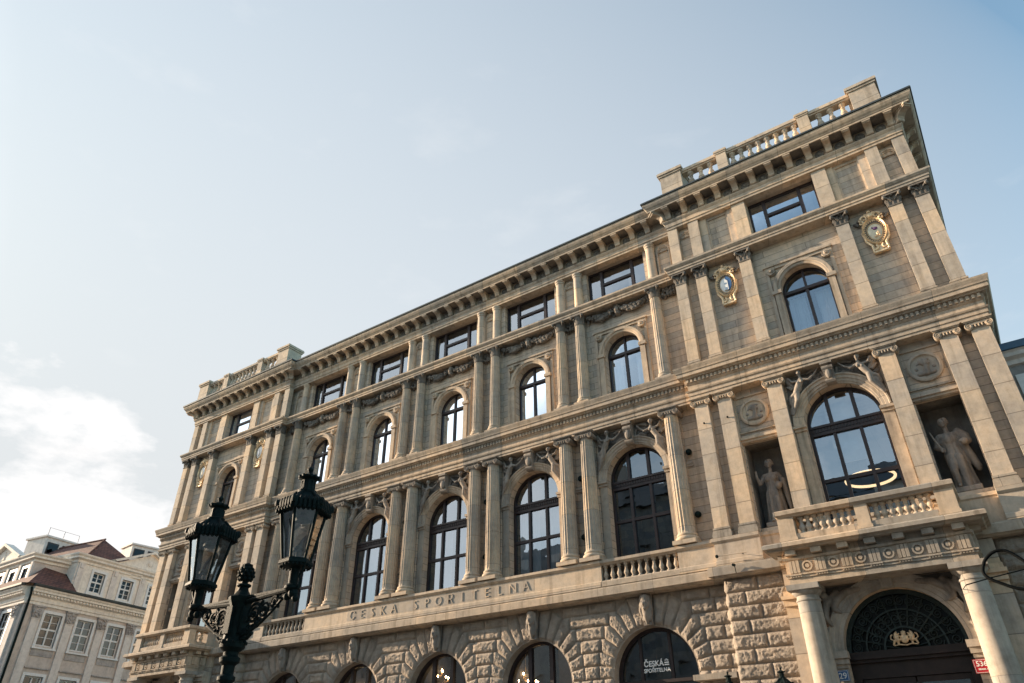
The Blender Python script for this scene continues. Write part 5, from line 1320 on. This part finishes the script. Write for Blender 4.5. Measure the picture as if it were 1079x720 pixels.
def casement(parent, x, y, z0, z1, w, rows, loc=(0,0,0)):
    """white casement with glazing bars in a raised surround"""
    m = M(); hw = w/2
    for s in (-1, 1):
        x0, x1 = sorted((s*hw, s*(hw-.08))); m.box(x+x0, x+x1, y-.02, y+.10, z0, z1); x0, x1 = sorted((s*hw*.5-.018, s*hw*.5+.018)); 
    m.box(x-w*.036, x+w*.036, y-.03, y+.09, z0+.08, z1-.08); m.box(x-hw+.08, x+hw-.08, y-.018, y+.10, z0, z0+.08); m.box(x-hw+.08, x+hw-.08, y-.018, y+.10, z1-.08, z1)
    zt = z0+(z1-z0)*.52; m.box(x-hw+.08, x+hw-.08, y-.035, y+.085, zt-.05, zt+.05)
    for a, b in ((z0+.08, zt-.05), (zt+.05, z1-.08)):
        for k in range(1, rows): zz = a+(b-a)*k/rows; m.box(x-hw+.08, x+hw-.08, y+.0, y+.07, zz-.014, zz+.014)
    for s in (-1, 1):      # flat surround
        x0, x1 = sorted((s*hw, s*(hw+.17))); m.box(x+x0, x+x1, y-.20, y+.02, z0-.1, z1+.17)
    m.box(x-hw, x+hw, y-.198, y+.02, z1, z1+.168); m.box(x-hw-.22, x+hw+.22, y-.26, y+.02, z0-.20, z0-.102)
    o = ob('window', m, WPAINT, parent); ob('pane', M().box(x-hw+.05, x+hw-.05, y+.03, y+.04, z0+.04, z1-.04), HOUSEGL, o); return o

def facade(parent, x0, x1, wins, wrows, zt, pil):
    """two-storey-order front in its own frame: face at y=0 looking to -y"""
    m = M(); xs = sorted(wins); edges = [x0]+[(a+b)/2 for a, b in zip(xs, xs[1:])]+[x1]
    for a, b, c in zip(edges, edges[1:], xs):
        zz = 0
        for z0, z1 in wrows[::-1]: strip_rect(m, a, b, zz, z1+.5, 0, c-.62, c+.62, z0, z1, .18); zz = z1+.5
        q4(m, a, b, zz, zt, 0)
    ob('wall', m, REND, parent)
    for c in xs:
        for z0, z1 in wrows: casement(parent, c, .14, z0, z1, 1.24, 2)
        for z0, z1 in wrows[:2]: ob('stucco_panel', M().box(c-.75, c+.75, -.04, .02, z0-.62, z0-.24), RSTU, parent); ob('string_moulding', M().box(c-.85, c+.85, -.10, .02, z0-1.36, z0-1.28), RSTU, parent)
    for c in pil:
        p = M().box(c-.27, c+.27, -.13, .02, 0, zt-1.9); p.box(c-.31, c+.31, -.16, .02, zt-1.92, zt-1.86)
        po = ob('pilaster', p, RPIL, parent); k = M().prism([(c-.27,zt-1.86),(c+.27,zt-1.86),(c+.40,zt-1.18),(c-.40,zt-1.18)], -.16, .02); rnd = random.Random(int(c*10))
        for i in range(24): k.ball((c+rnd.uniform(-.3,.3), -.16-rnd.uniform(0,.05), zt-1.8+rnd.uniform(0,.6)), rnd.uniform(.05,.1), 6, 4)
        k.box(c-.43, c+.43, -.24, .02, zt-1.178, zt-1.10); ob('capital', k, RSTU, po, smooth=45)

VX, VY = -0.1532, 0.9882
HX, HY = -33.7, -2.05
HOUSE = thing('town_house', 'pinkish corner house with white casement windows and red tiled mansard roof, left of the palace', 'house', (HX, HY, 0))
class Turn:
    """everything made inside becomes a part turned into the given front's frame"""
    def __init__(s, parent, rz, loc=(0,0,0)): s.p, s.rz, s.loc = parent, rz, loc
    def __enter__(s): s.old = set(s.p.children)
    def __exit__(s, *a):
        for o in s.p.children:
            if o not in s.old: o.rotation_euler = (0,0,s.rz); o.location = s.loc
RZ = math.atan2(VY, VX)
ROWS = [(9.58, 11.55), (5.85, 7.8), (2.2, 4.2)]
EAVE = [(0,11.92),(.10,11.94),(.10,12.10),(.16,12.14),(.16,12.42),(.30,12.50),(.30,12.62),(.45,12.66),(.45,12.78),(.52,12.84),(.55,12.95),(0,13.0)]
def gutter(m, x0, x1): m.sweep([(x0,0),(x1,0)], [(.40,12.96),(.58,12.94),(.66,12.98),(.68,13.10),(.30,13.16)])
with Turn(HOUSE, RZ):
    facade(HOUSE, 0, 14.2, [2.15+2.4*i for i in range(5)], ROWS, 13.0, [.55+.4]+[3.33+2.4*i for i in range(5)])
    cm = M().sweep([(-.0,0),(14.2,0)], EAVE)
    for i in range(58): cm.box(.1+.24*i, .22+.24*i, -.40, -.14, 12.50, 12.62)
    ob('eaves_cornice', cm, RCOR, HOUSE); g_ = M(); gutter(g_, -.1, 14.2); ob('gutter', g_, LEAD, HOUSE)
    # attic wing with two windows, set back a little above the eaves
    aw = M()
    for c in (4.80, 7.22, 9.64): strip_rect(aw, c-1.21-(.64 if c < 5 else 0), c+1.21+(2.5 if c > 9 else 0), 13.0, 15.35, .45, c-.48, c+.48, 13.55, 14.92, .15)
    aw.add([(2.95,.45,13),(2.95,6,13),(2.95,6,15.35),(2.95,.45,15.35)], [(0,1,2,3)])
    ob('attic_wall', aw, RCOR, HOUSE)
    for c in (4.80, 7.22, 9.64): casement(HOUSE, c, .58, 13.55, 14.92, .96, 2)
    for c in (3.25, 6.02, 8.42, 10.8): ob('attic_strip', M().box(c-.22, c+.22, .34, .47, 13.1, 15.30).box(c-.12, c+.12, .28, .342, 14.95, 15.28), RPIL, HOUSE)
    ac = M().sweep([(2.95,6),(2.95,.45),(14.2,.45)], [(0,15.3),(.08,15.32),(.08,15.48),(.28,15.58),(.28,15.70),(.38,15.80),(.40,15.90),(-.5,15.98)]); ob('attic_cornice', ac, RCOR, HOUSE)
    pd = M().prism([(5.9,15.98),(11.4,15.98),(8.65,17.15)], .30, .50); pd.prism([(5.6,15.95),(8.65,17.22),(8.65,17.40),(5.4,16.05)], .02, .62); pd.prism([(11.7,15.95),(8.65,17.22),(8.65,17.40),(11.9,16.05)], .02, .62); pd.ball((8.65,.28,16.45), .22, 12, 6, (1,.4,1))
    ob('pediment', pd, RCOR, HOUSE)
    hp = M().add([(3.5,.5,15.95),(8.2,.5,15.95),(8.2,10,15.95),(3.5,10,15.95),(5.85,2.6,17.95),(5.85,7.9,17.95)], [(0,1,4),(1,2,5,4),(0,4,5,3),(2,3,5)])
    for i in range(18): t = i/17; hp.tube([(3.5+2.35*t,.5+2.1*t,15.97+2.0*t),(3.5+2.35*(t+.04),.5+2.1*(t+.04),15.97+2.0*(t+.04))], .07, 6)
    for i in range(14): hp.tube([(5.85,2.6+.38*i,17.97),(5.85,2.95+.38*i,17.97)], .09, 6)
    hp.box(8.2, 14.2, .6, 10, 15.9, 16.1)
    ob('hipped_roof', hp, TILE, HOUSE)
    mr = M().add([(-.5,-.45,13.1),(3.0,-.45,13.1),(3.0,2.6,15.5),(2.4,2.6,15.5)], [(0,1,2,3)])
    mr.add([(-.5,-.45,13.1),(2.4,2.6,15.5),(3.4,10,15.5),(1.0,10.5,13.1)], [(0,1,2,3)]); ob('mansard_roof', mr, TILE, HOUSE)
    vt = M().tube([(-.1,-.30,12.9),(-.05,-.35,12.5),(.12,-.12,11.9),(.12,-.12,.3)], .075, 8); vt.tube([(2.98,-.2,13.2),(2.98,1.0,14.2),(2.93,2.5,15.4)], .07, 8); ob('drainpipe', vt, IRON, HOUSE, smooth=50)
with Turn(HOUSE, 0):
    facade(HOUSE, -18, 0, [-2.1-2.35*i for i in range(7)], ROWS, 13.0, [-.75]+[-3.27-2.35*i for i in range(6)])
    cm = M().sweep([(-18,0),(.0,0)], EAVE)
    for i in range(72): cm.box(-17.9+.25*i, -17.78+.25*i, -.40, -.14, 12.50, 12.62)
    ob('eaves_cornice', cm, RCOR, HOUSE); g_ = M(); gutter(g_, -18, .1); ob('gutter', g_, LEAD, HOUSE)
    aw = M()
    for i in range(6): c = -2.75-1.85*i; strip_rect(aw, c-.925-(4 if i == 5 else 0), c+.925, 13.0, 15.0, .45, c-.40, c+.40, 13.3, 14.65, .15)
    aw.add([(-1.825,.45,13),(-1.825,7,13),(-1.825,7,15.0),(-1.825,.45,15.0)], [(0,1,2,3)]); ob('attic_wall', aw, REND, HOUSE)
    for i in range(6): casement(HOUSE, -2.75-1.85*i, .58, 13.3, 14.65, .8, 2)
    for i in range(7): c = -1.98-1.85*i+(.0 if i == 0 else .16); ob('attic_strip', M().box(c-.15, c+.15, .33, .47, 13.1, 14.98), RPIL, HOUSE)
    ac = M().sweep([(-18,.45),(-1.825,.45),(-1.825,8)], [(0,14.95),(.08,14.97),(.08,15.12),(.28,15.2),(.28,15.32),(.38,15.42),(.40,15.5),(-.5,15.56)]); ob('attic_cornice', ac, RCOR, HOUSE)
    pd = M().prism([(-9.6,15.56),(-4.1,15.56),(-6.85,16.75)], .3, .5); pd.prism([(-9.9,15.5),(-6.85,16.8),(-6.85,17.0),(-10.1,15.62)], .02, .62); pd.prism([(-3.8,15.5),(-6.85,16.8),(-6.85,17.0),(-3.6,15.62)], .02, .62)
    pd.box(-7.0, -6.7, .25, .35, 15.8, 16.4); ob('pediment', pd, RCOR, HOUSE)
    rr = M().add([(-18,.5,15.5),(-2.0,.5,15.5),(-2.0,9,15.5),(-18,9,15.5),(-18,5,16.2),(-5,5,16.2)], [(0,1,5,4),(1,2,5),(2,3,4,5)]); ob('mansard_roof', rr, LEAD, HOUSE)
# white plant rooms on the roofs behind
def penthouse(loc, rz, w, d, h, label, nm='rooftop_hut', rail=True):
    t = thing(nm, label, 'rooftop hut', loc, rz, 'white huts on the roofs')
    m = M(); m.box(-w/2, w/2, -d/2, d/2, -3, h); m.box(-w/2-.12, w/2+.12, -d/2-.12, d/2+.12, h+.002, h+.14); ob('walls', m, RPIL, t)
    for s in (-.24, .24): x = s*w; f = ob('window', M().box(x-w*.18, x+w*.18, -d/2-.05, -d/2+.02, h*.25, h*.8), FRAME, t); ob('pane', M().box(x-w*.15, x+w*.15, -d/2-.06, -d/2-.052, h*.32, h*.74), HOUSEGL, f)
    x = w/2; f = ob('window', M().box(x-.02, x+.05, -d*.2, d*.2, h*.25, h*.8), FRAME, t); ob('pane', M().box(x+.052, x+.06, -d*.16, d*.16, h*.32, h*.74), HOUSEGL, f)
    if not rail: return t
    r = M()
    for a in (-.5, 0, .5): r.tube([(a*w, -d/2, h+.1), (a*w, -d/2, h+.75)], .02, 5)
    r.tube([(-w/2, -d/2, h+.75), (w/2, -d/2, h+.75)], .012, 5); ob('roof_rail', r, LEAD, t)
    return t
penthouse((-44.2, 2.6, 17.0), RZ, 2.6, 2.4, 1.75, 'white rooftop hut with a railing, above the left front of the corner house')
penthouse((-41.9, 8.9, 17.9), RZ-R(15), 2.5, 2.0, 1.35, 'white rooftop hut with two dark windows just beside the palace edge', rail=False)

NEXT = thing('neighbour_house', 'grey rendered house with a blue metal roof edge, right of the palace', 'house', (21.2, 1.0, 0))
nm = M(); strip_rect(nm, 0, 2.2, 0, 12.8, 0, .62, 1.75, 9.9, 12.05, .2); strip_rect(nm, 2.2, 5, 0, 12.8, 0, 3.0, 4.13, 9.9, 12.05, .2); q4(nm, 5, 14, 0, 12.8, 0); ob('wall', nm, GREYR, NEXT)
ob('roof', M().box(0, 14, .05, 9, 12.9, 13.2), LEAD, NEXT)
ob('eaves_cornice', M().sweep([(0,0),(14,0)], [(0,12.55),(.08,12.57),(.08,12.72),(.22,12.80),(.22,12.92),(.28,12.98),(0,13.0)]), RPIL, NEXT)
ob('roof_fascia', M().sweep([(0,0),(14,0)], [(.1,13.0),(.32,13.0),(.34,13.22),(.1,13.26)]), COPPER, NEXT)
for x in (1.185, 3.565): casement(NEXT, x, .14, 9.9, 12.05, 1.13, 2)

# the far side of the street, behind the viewer: what the palace windows mirror
def opposite(x0, x1, h, ridge, label, col):
    t = thing('terrace_house', label, 'house', (0, -36, 0), 0, 'houses across the street')
    xs = [x0+1.6+2.4*i for i in range(int((x1-x0-1.2)/2.4))]
    w = M(); edges = [x0]+[(a+b)/2 for a, b in zip(xs, xs[1:])]+[x1]
    for a, b, c in zip(edges, edges[1:], xs):
        z = 0
        while z+3.6 < h: strip_rect(w, a, b, z, z+3.6, 0, c-.6, c+.6, z+1.1, z+3.0, -.2); z += 3.6
        q4(w, a, b, z, h, 0)
    w.box(x0, x1, -10, -.21, 0, h); ob('wall', w, col, t)
    r = M().prismx([(.5,h),(-10.5,h),(-5,ridge)], x0, x1); ob('roof', r, LEAD, t)
    ch = M()
    for k in (.25, .7): x = x0+(x1-x0)*k; ch.box(x-.5, x+.5, -4.2, -3.2, h, ridge+1.2)
    ob('chimney', ch, REND, t)
opposite(-70, -27, 16.5, 20.5, 'long plain rendered house across the street, behind the viewer on the left', REND)
opposite(-26.8, -14, 18.5, 23.0, 'steep roofed cream house across the street, behind the viewer', RCOR)
opposite(-13.8, -2.0, 24.5, 28.2, 'tallest grey house across the street, behind the viewer', GREYR)
opposite(-1.8, 24, 21.0, 24.4, 'pale house with a low tiled roof across the street, behind the viewer on the right', RPIL)
opposite(24.2, 60, 17.0, 20.0, 'rightmost rendered house across the street, behind the viewer', REND)
